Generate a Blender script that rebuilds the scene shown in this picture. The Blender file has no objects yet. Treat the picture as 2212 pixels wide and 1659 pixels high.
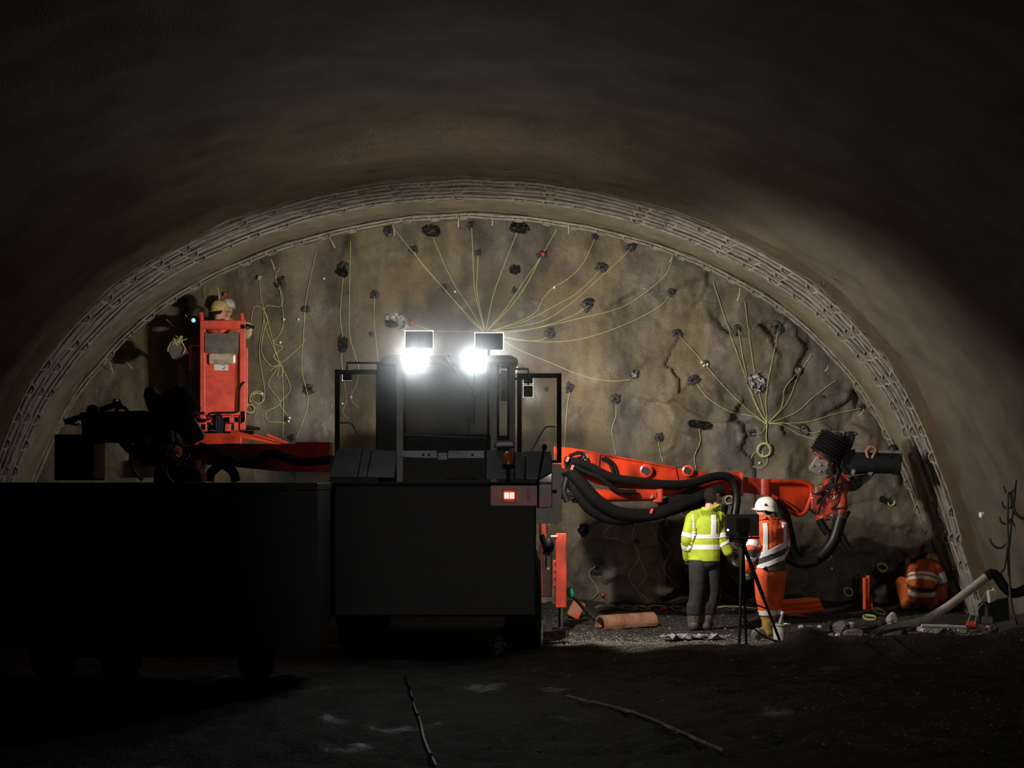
import bpy, bmesh, math, random
import numpy as np
from mathutils import Vector, Matrix
from mathutils.bvhtree import BVHTree
random.seed(7)
SC = bpy.context.scene
COL = SC.collection

# ------------------------------------------------------------------ camera
F, CX, HY, EYE = 3400.0, 1106.0, 1030.0, 1.92      # focal length in px, principal column, horizon row, eye height
cam = bpy.data.cameras.new('camera')
cam.sensor_width = 36.0
cam.lens = F / 2212.0 * 36.0
cam.shift_y = (HY - 829.5) / 2212.0
cam.clip_end = 200
camo = bpy.data.objects.new('camera', cam)
COL.objects.link(camo)
camo.location = (0, 0, EYE)
camo.rotation_euler = (math.pi / 2, 0, 0)
SC.camera = camo

def P(x, y, d):
    """a point seen at column x, row y, standing d metres down the tunnel"""
    return Vector(((x - CX) * d / F, d, EYE + (HY - y) * d / F))

# ------------------------------------------------------------------ world, exposure
w = bpy.data.worlds.new('dark'); SC.world = w; w.use_nodes = True
w.node_tree.nodes['Background'].inputs[0].default_value = (0, 0, 0, 1)
w.node_tree.nodes['Background'].inputs[1].default_value = 0.0
vs = SC.view_settings
vs.view_transform = 'Standard'; vs.look = 'None'; vs.exposure = 0.0; vs.gamma = 1.0; vs.use_curve_mapping = False

# ------------------------------------------------------------------ the rig's lamps (all that lights the heading)
def area_lamp(name, loc, aim, power, sx, sy, spread, col=(1, .93, .84)):
    l = bpy.data.lights.new(name, 'AREA'); l.shape = 'RECTANGLE'
    l.size = sx; l.size_y = sy; l.energy = power; l.color = col; l.spread = math.radians(spread)
    o = bpy.data.objects.new(name, l); COL.objects.link(o)
    o.location = loc
    o.rotation_euler = (Vector(aim) - Vector(loc)).to_track_quat('-Z', 'Y').to_euler()
    return o
FLOOD_D = 17.15
for fx, fy, yaw, pw, spd in ((905, 733, -10, 104, 116), (1056, 737, 34, 168, 160)):
    p = P(fx, fy, FLOOD_D) + Vector((0, .13, 0))
    a = math.radians(yaw)
    area_lamp('floodlight_beam', p, p + Vector((math.sin(a), math.cos(a), -.16)), pw, .26, .04, spd)
for lx, ly, yaw, pw, dn in ((1141, 820, 14, 50, -.15), (1141, 845, 40, 150, -.5), (750, 812, -30, 3, -.2)):
    p = P(lx, ly, 17.35) + Vector((0, .115, 0))
    a = math.radians(yaw)
    area_lamp('work_lamp_beam', p, p + Vector((math.sin(a), math.cos(a), dn)), pw, .09, .07, 150)
# a lamp far back in the tunnel behind the camera: it lights what faces us (white door panel, hood, cab posts, the men's bands)
# and throws the shadow edge across the back of the cab
sp = bpy.data.lights.new('tunnel_lamp_offscreen', 'SPOT'); sp.energy = 4000; sp.spot_size = math.radians(15); sp.spot_blend = .6; sp.color = (1, .93, .86); sp.shadow_soft_size = .15
so = bpy.data.objects.new('tunnel_lamp_offscreen', sp); COL.objects.link(so); so.location = (1.6, -27, 2.3)
so.rotation_euler = (Vector((2.6, 19, 1.9)) - so.location).to_track_quat('-Z', 'Y').to_euler()

# ------------------------------------------------------------------ materials
def mat(name, col, rough=.6, metal=0.0, var=.0, scale=6.0, bump=0.0, bscale=30.0, col2=None, emit=0.0, coat=0.0, stretch=None, spec=.5):
    m = bpy.data.materials.new(name); m.use_nodes = True
    nt = m.node_tree; b = nt.nodes['Principled BSDF']
    b.inputs['Base Color'].default_value = (*col, 1)
    b.inputs['Roughness'].default_value = rough
    b.inputs['Metallic'].default_value = metal
    b.inputs['Specular IOR Level'].default_value = spec
    if coat: b.inputs['Coat Weight'].default_value = coat
    if emit:
        b.inputs['Emission Color'].default_value = (*col, 1); b.inputs['Emission Strength'].default_value = emit
    tc = nt.nodes.new('ShaderNodeTexCoord')
    src = tc.outputs['Object']
    if stretch:
        mp = nt.nodes.new('ShaderNodeMapping'); mp.inputs['Scale'].default_value = stretch
        nt.links.new(src, mp.inputs[0]); src = mp.outputs[0]
    if var or col2:
        n = nt.nodes.new('ShaderNodeTexNoise'); n.inputs['Scale'].default_value = scale; n.inputs['Detail'].default_value = 6
        nt.links.new(src, n.inputs['Vector'])
        r = nt.nodes.new('ShaderNodeValToRGB')
        c2 = col2 if col2 else tuple(max(0, c * (1 - var)) for c in col)
        r.color_ramp.elements[0].color = (*c2, 1); r.color_ramp.elements[0].position = .36
        r.color_ramp.elements[1].color = (*col, 1); r.color_ramp.elements[1].position = .62
        nt.links.new(n.outputs['Fac'], r.inputs[0]); nt.links.new(r.outputs[0], b.inputs['Base Color'])
    if bump:
        n2 = nt.nodes.new('ShaderNodeTexNoise'); n2.inputs['Scale'].default_value = bscale; n2.inputs['Detail'].default_value = 5
        nt.links.new(tc.outputs['Object'], n2.inputs['Vector'])
        bp = nt.nodes.new('ShaderNodeBump'); bp.inputs['Strength'].default_value = bump; bp.inputs['Distance'].default_value = .03
        nt.links.new(n2.outputs['Fac'], bp.inputs['Height']); nt.links.new(bp.outputs[0], b.inputs['Normal'])
    return m

def rock_material():
    m = mat('rock_face', (.2, .15, .09), .75)
    nt = m.node_tree; b = nt.nodes['Principled BSDF']; L = nt.links.new; N = nt.nodes.new
    tc = N('ShaderNodeTexCoord')
    def noise(scale, detail, sc=(1, 1, 1)):
        mp = N('ShaderNodeMapping'); mp.inputs['Scale'].default_value = sc
        L(tc.outputs['Object'], mp.inputs[0])
        n = N('ShaderNodeTexNoise'); n.inputs['Scale'].default_value = scale; n.inputs['Detail'].default_value = detail
        L(mp.outputs[0], n.inputs['Vector']); return n.outputs['Fac']
    def ramp(v, p0, c0, p1, c1):
        r = N('ShaderNodeValToRGB'); e = r.color_ramp.elements
        e[0].position = p0; e[0].color = (*c0, 1); e[1].position = p1; e[1].color = (*c1, 1)
        L(v, r.inputs[0]); return r.outputs[0]
    def mix(f, a, b_, mode='MIX'):
        x = N('ShaderNodeMix'); x.data_type = 'RGBA'; x.blend_type = mode
        if isinstance(f, float): x.inputs[0].default_value = f
        else: L(f, x.inputs[0])
        L(a, x.inputs[6]); L(b_, x.inputs[7]); return x.outputs[2]
    base = ramp(noise(.7, 4, (1.6, 1, .45)), .35, (.150, .128, .102), .65, (.215, .163, .093))
    streak = ramp(noise(1.6, 5, (1.5, 1, .16)), .40, (.60, .60, .60), .60, (1, 1, 1))
    patch = ramp(noise(3.2, 8, (1, 1, .7)), .34, (.5, .5, .52), .56, (1, 1, 1))
    grit = ramp(noise(42, 6), .30, (.78, .78, .78), .65, (1.12, 1.12, 1.12))
    c = mix(1.0, base, streak, 'MULTIPLY'); c = mix(1.0, c, patch, 'MULTIPLY'); c = mix(1.0, c, grit, 'MULTIPLY')
    L(c, b.inputs['Base Color'])
    rr = N('ShaderNodeMapRange'); L(noise(2.2, 5), rr.inputs[0]); rr.inputs[1].default_value = .4; rr.inputs[2].default_value = .65
    rr.inputs[3].default_value = .9; rr.inputs[4].default_value = .5; L(rr.outputs[0], b.inputs['Roughness'])
    b1 = N('ShaderNodeBump'); b1.inputs['Strength'].default_value = .45; b1.inputs['Distance'].default_value = .05
    L(noise(9, 9), b1.inputs['Height'])
    b2 = N('ShaderNodeBump'); b2.inputs['Strength'].default_value = .25; b2.inputs['Distance'].default_value = .015
    L(noise(60, 6), b2.inputs['Height']); L(b1.outputs[0], b2.inputs['Normal'])
    L(b2.outputs[0], b.inputs['Normal'])
    return m

M = {}
M['rock'] = rock_material()
M['ground'] = mat('wet_ground', (.034, .029, .022), .9, col2=(.013, .0115, .0095), scale=2.2, bump=.9, bscale=22)
def wet_patches(m):
    nt = m.node_tree; tc = nt.nodes.new('ShaderNodeTexCoord'); n = nt.nodes.new('ShaderNodeTexNoise'); n.inputs['Scale'].default_value = 1.1; n.inputs['Detail'].default_value = 7
    r = nt.nodes.new('ShaderNodeMapRange'); r.inputs[1].default_value = .63; r.inputs[2].default_value = .70; r.inputs[3].default_value = .85; r.inputs[4].default_value = .3
    nt.links.new(tc.outputs['Object'], n.inputs['Vector']); nt.links.new(n.outputs['Fac'], r.inputs[0]); nt.links.new(r.outputs[0], nt.nodes['Principled BSDF'].inputs['Roughness'])
wet_patches(M['ground'])
M['gravel'] = mat('pale_gravel', (.30, .26, .20), .8, var=.55, scale=30)
M['lining'] = mat('old_shotcrete', (.14, .114, .080), .85, var=.35, scale=1.5, bump=.6, bscale=45)
M['beige'] = mat('fresh_beige_shotcrete', (.30, .245, .165), .85, var=.3, scale=2.5, bump=.6, bscale=40)
M['grey_shot'] = mat('grey_shotcrete', (.33, .295, .27), .85, var=.35, scale=4, bump=.7, bscale=40)
M['brown'] = mat('brown_wet_shotcrete', (.115, .08, .045), .6, var=.25, scale=3, bump=.5, bscale=40)
M['bar'] = mat('shotcrete_coated_steel', (.36, .31, .25), .7, var=.45, scale=9)
M['rebar'] = mat('dark_rebar', (.07, .06, .055), .6)
M['tiewire'] = mat('pale_wire', (.55, .48, .38), .6)
M['hole'] = mat('black_hole', (.006, .006, .006), .9)
M['film_dark'] = mat('dark_plastic_film', (.042, .038, .034), .35, col2=(.012, .012, .012), scale=16, bump=.5, bscale=40)
M['film_pale'] = mat('silver_plastic_film', (.62, .60, .57), .3, col2=(.05, .05, .055), scale=14, bump=.5, bscale=30)
M['film_white'] = mat('white_plastic_film', (.72, .70, .66), .35, var=.4, scale=10)
M['yellow_wire'] = mat('yellow_detonator_wire', (.52, .50, .22), .5)
M['white_clip'] = mat('white_clip', (.8, .8, .76), .5)
M['red_paint'] = mat('red_machine_paint', (.60, .045, .012), .35, col2=(.17, .018, .009), scale=3.0, coat=.2)
M['dirty_red'] = mat('oily_red_paint', (.46, .045, .015), .4, col2=(.045, .016, .010), scale=6, coat=.2)
M['lit_red_paint'] = mat('lit_basket_paint', (.80, .10, .06), .42, var=.25, scale=9)  # lighter copy of the machine red, stronger lamp light put into the colour
M['black'] = mat('black_rubber', (.007, .007, .007), .6, spec=.25)
M['hose'] = mat('black_hose', (.007, .0068, .0065), .42, var=.3, scale=20, spec=.3)
M['black_steel'] = mat('black_steel', (.014, .014, .014), .5, var=.4, scale=10, spec=.3)
M['chrome'] = mat('chrome_rod', (.8, .8, .8), .12, 1.0)
M['steel'] = mat('dull_steel', (.32, .29, .26), .5, .6, var=.3, scale=12)
M['hood'] = mat('grey_hood_paint', (.20, .215, .235), .32, var=.25, scale=7)
M['cab'] = mat('beige_cab_paint', (.42, .37, .33), .5, var=.2, scale=6)
M['cab_dark'] = mat('dark_cab_panel', (.035, .035, .035), .6, spec=.2)
M['white'] = mat('dirty_white_paint', (.78, .72, .62), .55, var=.18, scale=8)
M['rubber_mat'] = mat('grey_rubber_mat', (.155, .125, .105), .75, var=.35, scale=9)
M['pad'] = mat('worn_shiny_pad', (.60, .50, .36), .25, col2=(.33, .26, .18), scale=9)
M['amber'] = mat('amber_lens', (.55, .14, .01), .15, var=.5, scale=14, coat=.5)
M['tail'] = mat('tail_lamp', (1.0, .10, .07), .4, emit=9)
M['lamp_rim'] = mat('lamp_glass_edge', (1, .92, .95), .3, emit=1.6)
M['lamp_face'] = mat('lamp_glass', (1, .98, .95), .3, emit=2.0)
M['rear_lamp'] = mat('burning_lamp', (.93, 1.0, .98), .3, emit=100)
M['head_lamp'] = mat('blue_white_lamp', (.35, .8, 1.0), .3, emit=1.0)
M['sign'] = mat('paper_label', (.78, .74, .66), .6, var=.15, scale=10)
M['print'] = mat('dark_print', (.05, .04, .04), .7)
M['print_blue'] = mat('dark_blue_print', (.09, .03, .05), .8)
M['hivis_yellow'] = mat('yellow_jacket_cloth', (.52, .62, .035), .75, var=.28, scale=7, bump=.45, bscale=13)
M['hivis_orange'] = mat('orange_cloth', (.93, .125, .035), .75, var=.22, scale=7, bump=.45, bscale=13)
M['orange_dull'] = mat('dirty_orange_cloth', (.55, .10, .018), .8, var=.35, scale=8, bump=.5, bscale=14)
M['reflect'] = mat('silver_reflective_band', (.93, .93, .95), .35, spec=.8)
M['reflect_dirty'] = mat('dirty_reflective_band', (.72, .70, .64), .5, var=.25, scale=16)
M['grey_cloth'] = mat('dark_grey_cloth', (.105, .085, .07), .85, var=.25, scale=9, bump=.4, bscale=14)
M['black_cloth'] = mat('black_trouser_cloth', (.028, .028, .028), .85, var=.3, scale=8, bump=.5, bscale=12)
M['boot'] = mat('muddy_boot', (.16, .125, .10), .8, var=.5, scale=14, bump=.6, bscale=30)
M['boot_yellow'] = mat('yellow_rubber_boot', (.55, .33, .04), .5, col2=(.30, .20, .06), scale=9)
M['skin'] = mat('skin', (.58, .30, .21), .5)
M['hair'] = mat('dark_brown_hair', (.012, .007, .005), .7, spec=.2, bump=.6, bscale=80)
M['helmet_white'] = mat('white_helmet_shell', (.78, .74, .66), .4, var=.12, scale=12)
M['helmet_yellow'] = mat('dirty_yellow_helmet_shell', (.66, .46, .10), .5, col2=(.36, .30, .18), scale=14)
M['helmet_dirty'] = mat('dirty_white_helmet_shell', (.62, .57, .46), .5, var=.4, scale=14)
M['glove'] = mat('dark_glove', (.06, .05, .05), .8)
M['glove_green'] = mat('green_glove', (.14, .28, .12), .8)
M['orange_tube'] = mat('orange_plastic_tube', (.95, .13, .03), .35)
M['rust'] = mat('rusty_steel', (.36, .17, .10), .8, col2=(.20, .09, .05), scale=7, bump=.4)
M['stone'] = mat('grey_stone', (.24, .215, .19), .85, var=.45, scale=7, bump=.8, bscale=20)
M['pale_stone'] = mat('pale_stone', (.62, .58, .54), .8, var=.3, scale=9, bump=.7, bscale=20)
M['dark_stone'] = mat('dark_stone', (.10, .085, .075), .85, var=.4, scale=9, bump=.7, bscale=20)
M['pale_hose'] = mat('dusty_pale_hose', (.46, .41, .34), .7, var=.3, scale=10)
M['bucket'] = mat('white_plastic', (.74, .71, .65), .45, var=.15, scale=14)
M['red_plastic'] = mat('red_plastic', (.62, .05, .03), .4)
M['green_plastic'] = mat('green_plastic', (.02, .28, .13), .5)
M['green_cable'] = mat('dark_green_cable', (.008, .03, .018), .5)
M['pink_paint'] = mat('pink_marking_paint', (.55, .035, .06), .8)
M['blue_cable'] = mat('blue_cable', (.03, .08, .2), .5)
M['screen'] = mat('black_screen_back', (.008, .008, .008), .45)

def glass_material(name, tint, alpha):
    m = bpy.data.materials.new(name); m.use_nodes = True
    nt = m.node_tree; nt.nodes.clear()
    o = nt.nodes.new('ShaderNodeOutputMaterial'); t = nt.nodes.new('ShaderNodeBsdfTransparent')
    g = nt.nodes.new('ShaderNodeBsdfPrincipled'); mx = nt.nodes.new('ShaderNodeMixShader')
    t.inputs[0].default_value = (*tint, 1)
    g.inputs['Base Color'].default_value = (.035, .035, .032, 1); g.inputs['Roughness'].default_value = .2; g.inputs['Specular IOR Level'].default_value = .12
    mx.inputs[0].default_value = alpha
    nt.links.new(t.outputs[0], mx.inputs[1]); nt.links.new(g.outputs[0], mx.inputs[2]); nt.links.new(mx.outputs[0], o.inputs[0])
    return m
M['glass'] = glass_material('dusty_glass', (.80, .80, .76), .14)
M['cab_glass'] = glass_material('dirty_cab_glass', (.62, .63, .62), .25)
# ------------------------------------------------------------------ mesh helpers
ROOT = {}                       # thing name -> world origin of the thing

def cr(pts, n=8):
    """smooth curve through points (Catmull-Rom)"""
    p = [Vector(q) for q in pts]
    if len(p) < 3: return p
    out = []
    for i in range(len(p) - 1):
        p0 = p[i - 1] if i else p[0] * 2 - p[1]
        p3 = p[i + 2] if i + 2 < len(p) else p[-1] * 2 - p[-2]
        for k in range(n):
            t = k / n
            out.append(.5 * ((2 * p[i]) + (p[i + 1] - p0) * t + (2 * p0 - 5 * p[i] + 4 * p[i + 1] - p3) * t * t + (3 * p[i] - p0 - 3 * p[i + 1] + p3) * t ** 3))
    out.append(p[-1]); return out

class MB:
    def __init__(s): s.v = []; s.f = []
    def add(s, v, f):
        o = len(s.v); s.v += [Vector(q) for q in v]; s.f += [tuple(i + o for i in q) for q in f]; return s
    def box(s, c, size, rot=None):
        c = Vector(c); hx, hy, hz = (q / 2 for q in size)
        v = [Vector((x, y, z)) for z in (-hz, hz) for y in (-hy, hy) for x in (-hx, hx)]
        if rot is not None: v = [rot @ q for q in v]
        return s.add([c + q for q in v], [(0, 2, 3, 1), (4, 5, 7, 6), (0, 1, 5, 4), (2, 6, 7, 3), (0, 4, 6, 2), (1, 3, 7, 5)])
    def pbox(s, x0, y0, x1, y1, d, t):
        """box whose front covers columns x0..x1 and rows y0..y1 at depth d, t metres thick"""
        return s.prism([P(x0, y0, d), P(x1, y0, d), P(x1, y1, d), P(x0, y1, d)], (0, t, 0))
    def prism(s, pts, off):
        off = Vector(off); n = len(pts); pts = [Vector(q) for q in pts]
        v = pts + [q + off for q in pts]
        f = [tuple(range(n)), tuple(range(2 * n - 1, n - 1, -1))] + [(i, i + n, (i + 1) % n + n, (i + 1) % n) for i in range(n)]
        return s.add(v, f)
    def tube(s, pts, r, n=8, closed=False):
        pts = [Vector(q) for q in pts]; m = len(pts)
        if not hasattr(r, '__len__'): r = [r] * m
        v = []; prev = None
        for i in range(m):
            a = pts[i - 1] if (i or closed) else pts[0]; b = pts[(i + 1) % m] if (i < m - 1 or closed) else pts[-1]
            t = (b - a); t = t.normalized() if t.length > 1e-9 else Vector((0, 0, 1))
            u = prev - t * prev.dot(t) if prev is not None else t.orthogonal()
            u = u.normalized() if u.length > 1e-6 else t.orthogonal().normalized()
            prev = u; q = t.cross(u)
            v += [pts[i] + (u * math.cos(2 * math.pi * k / n) + q * math.sin(2 * math.pi * k / n)) * r[i] for k in range(n)]
        f = [(i * n + k, i * n + (k + 1) % n, ((i + 1) % m) * n + (k + 1) % n, ((i + 1) % m) * n + k) for i in range(m if closed else m - 1) for k in range(n)]
        if not closed: f += [tuple(range(n - 1, -1, -1)), tuple(range((m - 1) * n, m * n))]
        return s.add(v, f)
    def cyl(s, a, b, r, n=16, r2=None): return s.tube([a, b], [r, r if r2 is None else r2], n)
    def lathe(s, prof, origin, axis=(0, 0, 1), n=24):
        """prof: (radius, height) pairs along axis from origin"""
        origin = Vector(origin); ax = Vector(axis).normalized(); u = ax.orthogonal().normalized(); q = ax.cross(u); m = len(prof)
        v = [origin + ax * h + (u * math.cos(2 * math.pi * k / n) + q * math.sin(2 * math.pi * k / n)) * max(r, 1e-4) for r, h in prof for k in range(n)]
        f = [(i * n + k, i * n + (k + 1) % n, (i + 1) * n + (k + 1) % n, (i + 1) * n + k) for i in range(m - 1) for k in range(n)]
        f += [tuple(range(n - 1, -1, -1)), tuple(range((m - 1) * n, m * n))]
        return s.add(v, f)
    def ball(s, c, r, n=16, m=10, rot=None):
        c = Vector(c); r = Vector(r) if hasattr(r, '__len__') else Vector((r, r, r))
        v = []
        for i in range(m + 1):
            th = math.pi * i / m
            for k in range(n):
                ph = 2 * math.pi * k / n
                q = Vector((r.x * math.sin(th) * math.cos(ph), r.y * math.sin(th) * math.sin(ph), r.z * math.cos(th)))
                v.append(c + (rot @ q if rot is not None else q))
        f = [(i * n + k, i * n + (k + 1) % n, (i + 1) * n + (k + 1) % n, (i + 1) * n + k) for i in range(m) for k in range(n)]
        return s.add(v, f)
    def rock(s, c, r, seed, sub=2):
        rnd = random.Random(seed); bm = bmesh.new(); bmesh.ops.create_icosphere(bm, subdivisions=sub, radius=1)
        planes = [(Vector((rnd.gauss(0, 1), rnd.gauss(0, 1), rnd.gauss(0, 1))).normalized(), rnd.uniform(.55, .9)) for _ in range(11)]
        vv = []
        for vt in bm.verts:
            q = vt.co.copy()
            for nrm, h in planes:
                dd = q.dot(nrm)
                if dd > h: q -= nrm * (dd - h)
            q *= 1 + rnd.uniform(-.03, .03)
            vv.append(Vector(c) + Vector((q.x * r[0], q.y * r[1], q.z * r[2])))
        ff = [tuple(x.index for x in fa.verts) for fa in bm.faces]; bm.free()
        return s.add(vv, ff)
    def build(s, name, m, parent=None, label=None, cat=None, group=None, kind=None, smooth=False, bevel=0, recalc=True, weld=0):
        if parent is None:
            xs = [q.x for q in s.v]; ys = [q.y for q in s.v]; zs = [q.z for q in s.v]
            base = Vector(((min(xs) + max(xs)) / 2, (min(ys) + max(ys)) / 2, min(zs)))
        else:
            r = parent
            while r.parent: r = r.parent
            base = ROOT[r.name]
        me = bpy.data.meshes.new(name)
        me.from_pydata([q - base for q in s.v], [], s.f)
        if recalc or weld:
            bm = bmesh.new(); bm.from_mesh(me)
            if weld: bmesh.ops.remove_doubles(bm, verts=bm.verts, dist=weld)
            if recalc: bmesh.ops.recalc_face_normals(bm, faces=bm.faces)
            bm.to_mesh(me); bm.free()
        return link(name, me, m, parent, base, label, cat, group, kind, smooth, bevel)

def link(name, me, m, parent, base, label=None, cat=None, group=None, kind=None, smooth=False, bevel=0):
    if smooth:
        me.polygons.foreach_set('use_smooth', [True] * len(me.polygons))
        try: me.set_sharp_from_angle(angle=math.radians(50))
        except Exception: pass
    me.materials.append(M[m] if isinstance(m, str) else m)
    o = bpy.data.objects.new(name, me); COL.objects.link(o)
    if parent is None:
        o.location = base; ROOT[o.name] = base
    else: o.parent = parent
    if bevel:
        b = o.modifiers.new('edge', 'BEVEL'); b.width = bevel; b.segments = 2; b.limit_method = 'ANGLE'; b.angle_limit = math.radians(40)
    return tag(o, label, cat, group, kind)

def tag(o, label=None, cat=None, group=None, kind=None):
    if label: o['label'] = label
    if cat: o['category'] = cat
    if group: o['group'] = group
    if kind: o['kind'] = kind
    return o

def thing(name, base, label, cat, group=None, kind=None):
    o = bpy.data.objects.new(name, None); COL.objects.link(o); o.location = base; o.empty_display_size = .1
    ROOT[o.name] = Vector(base)
    return tag(o, label, cat, group, kind)

# ------------------------------------------------------------------ noise (numpy)
_rs = np.random.RandomState(5)
_perm = _rs.permutation(512); _grad = _rs.uniform(0, 2 * np.pi, 512)
def gnoise(x, y, seed=0):
    x = np.asarray(x, float); y = np.asarray(y, float)
    xi = np.floor(x).astype(int); yi = np.floor(y).astype(int); xf = x - xi; yf = y - yi
    def g(ix, iy, dx, dy):
        a = _grad[_perm[(_perm[(ix + seed * 37) % 512] + iy * 1 + seed) % 512]]
        return np.cos(a) * dx + np.sin(a) * dy
    u = xf ** 3 * (xf * (xf * 6 - 15) + 10); v = yf ** 3 * (yf * (yf * 6 - 15) + 10)
    n0 = g(xi, yi, xf, yf) * (1 - u) + g(xi + 1, yi, xf - 1, yf) * u
    n1 = g(xi, yi + 1, xf, yf - 1) * (1 - u) + g(xi + 1, yi + 1, xf - 1, yf - 1) * u
    return (n0 * (1 - v) + n1 * v) * 1.5
def fbm(x, y, oct=4, seed=0, ridged=False):
    s = 0; a = 1; t = 0
    for k in range(oct):
        n = gnoise(np.asarray(x) * 2 ** k, np.asarray(y) * 2 ** k, seed + k)
        s = s + a * ((1 - 2 * np.abs(n)) if ridged else n); t += a; a *= .5
    return s / t
def sstep(t): t = np.clip(t, 0, 1); return t * t * (3 - 2 * t)

def grid_mesh(X, Y, Z):
    """quad mesh over 2-D arrays"""
    r, c = X.shape
    me = bpy.data.meshes.new('grid')
    co = np.stack([X, Y, Z], -1).reshape(-1, 3)
    i = np.arange(r * c).reshape(r, c)
    q = np.stack([i[:-1, :-1], i[:-1, 1:], i[1:, 1:], i[1:, :-1]], -1).reshape(-1, 4)
    me.vertices.add(len(co)); me.vertices.foreach_set('co', co.ravel())
    me.loops.add(q.size); me.loops.foreach_set('vertex_index', q.ravel())
    me.polygons.add(len(q)); me.polygons.foreach_set('loop_start', np.arange(0, q.size, 4))
    me.update(calc_edges=True); me.validate()
    return me

# ------------------------------------------------------------------ the rock face
FD = 23.3
_fc = np.random.RandomState(11)
_cells = _fc.uniform([-9, -1], [9, 7], (420, 2)); _ch = _fc.uniform(-1, 1, 420); _ct = _fc.normal(0, .5, (420, 2))
def rug_mask(x, z):
    right = sstep((x - .3) / 3.0) * .8; low = sstep((2.1 - z) / 1.1)
    return np.clip(np.maximum(right, low), .10, 1)
def face_disp(x, z):
    x = np.asarray(x, float); z = np.asarray(z, float)
    rug = rug_mask(x, z)
    wx = x + .30 * fbm(x * 1.3, z * 1.3, 4, 20); wz = z + .30 * fbm(x * 1.3, z * 1.3, 4, 24)
    sh = x.shape; a = wx.ravel(); b = wz.ravel(); best = np.full(a.shape, 1e9); fac = np.zeros(a.shape)
    for k in range(len(_cells)):
        dx = a - _cells[k, 0]; dz = b - _cells[k, 1]; d2 = dx * dx + dz * dz
        m = d2 < best; best[m] = d2[m]; fac[m] = (_ch[k] * .07 + dx * _ct[k, 0] * .28 + dz * _ct[k, 1] * .28)[m]
    fac = fac.reshape(sh)
    d = .16 * fbm(x * .45, z * .45, 3, 1) + fac * rug
    d = d + rug * .085 * fbm(x * 1.9, z * 1.2, 4, 6, True) + (.25 + .75 * rug) * .035 * fbm(x * 5, z * 5, 4, 9)
    d = d + (1 - rug) * .035 * gnoise(x * 1.3, z * .25, 14)
    return -d
xs = np.arange(-8.2, 7.4, .034); zs = np.arange(-.5, 6.3, .034)
GX, GZ = np.meshgrid(xs, zs)
FG = FD + face_disp(GX, GZ)
def FY(x, z):
    fx = min(max((x - xs[0]) / .034, 0), len(xs) - 2.001); fz = min(max((z - zs[0]) / .034, 0), len(zs) - 2.001)
    i, j = int(fz), int(fx); u, v = fx - j, fz - i
    return float((FG[i, j] * (1 - u) + FG[i, j + 1] * u) * (1 - v) + (FG[i + 1, j] * (1 - u) + FG[i + 1, j + 1] * u) * v)
def on_face(px, py, lift=.03):
    """point on the rock face seen at column px, row py"""
    d = FD
    for _ in range(4):
        q = P(px, py, d); d = FY(q.x, q.z) - lift
    return P(px, py, d)
me = grid_mesh(GX, FG, GZ)
FACE = link('wall_face', me, 'rock', None, Vector((0, 0, 0)), 'rough brown and grey rock face closing the tunnel, drilled with blast holes', 'rock face', kind='structure', smooth=False)
me.polygons.foreach_set('use_smooth', [True] * len(me.polygons))

# ------------------------------------------------------------------ tunnel lining
AX = (1018 - CX) * FD / F
_pp = [(0, 480), (140, 489), (270, 512), (400, 548), (520, 597), (610, 645), (690, 702), (775, 785), (845, 875), (902, 985), (956, 1110), (1000, 1230), (1022, 1310), (1032, 1370)]
_half = cr([Vector((dx * FD / F, 0, EYE + (HY - y) * FD / F)) for dx, y in _pp], 12)
_full = [Vector((-q.x, 0, q.z)) for q in reversed(_half[1:])] + _half
_len = [0]
for a, b in zip(_full, _full[1:]): _len.append(_len[-1] + (b - a).length)
_L = np.array(_len); _PX = np.array([q.x for q in _full]); _PZ = np.array([q.z for q in _full])
def prof(t):
    """profile point and outward normal at 0..1 from left foot over the crown to right foot"""
    t = np.asarray(t, float); s = t * _L[-1]
    x = np.interp(s, _L, _PX); z = np.interp(s, _L, _PZ); e = .04
    tx = np.interp(s + e, _L, _PX) - np.interp(s - e, _L, _PX); tz = np.interp(s + e, _L, _PZ) - np.interp(s - e, _L, _PZ)
    n = np.hypot(tx, tz); return x, z, -tz / n, tx / n
def crown(t):                      # 1 at the crown, 0 at the springing
    x, z, _, _ = prof(t); return np.clip((z - 1.0) / (_PZ.max() - 1.0), 0, 1) ** .8
# depth of the edges of the bands: (at the springing, at the crown)
EDGE = {'face': (23.75, 23.65), 'a': (22.95, 22.45), 'b': (22.55, 21.65), 'c': (21.45, 19.95), 'd': (20.85, 19.35), 'e': (17.4, 19.32), 'near': (1.5, 1.5)}
def ed(k, t): s, c = EDGE[k]; return s + (c - s) * crown(t)
def lining_point(t, y, out=0.0):
    x, z, nx, nz = prof(t); return Vector((AX + float(x) + float(nx) * out, y, float(z) + float(nz) * out))
def band(name, mname, k0, k1, rows, cols, relief, parent=None, t0=0.0, t1=1.0, **kw):
    t = np.linspace(t0, t1, cols); u = np.linspace(0, 1, rows); T, U = np.meshgrid(t, u)
    Y = ed(k0, T) + (ed(k1, T) - ed(k0, T)) * U
    x, z, nx, nz = prof(T); o = relief(T, U, Y)
    me = grid_mesh(AX + x + nx * o, Y, z + nz * o)
    me.flip_normals()
    ob = link(name, me, mname, parent, Vector((0, 0, 0)), **kw)
    me.polygons.foreach_set('use_smooth', [True] * len(me.polygons))
    return ob
def rough(T, Y, a=.05): return a * fbm(T * 18, Y * .9, 3, 31) + .018 * fbm(T * 90, Y * 4, 3, 35)
def rel_old(T, U, Y): return .05 + rough(T, Y, .05) + (.05 * fbm(T * 30, Y * 1.4, 2, 39)) * np.sin(np.pi * U)
def rel_brown(T, U, Y): return .05 + rough(T, Y, .05)
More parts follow.
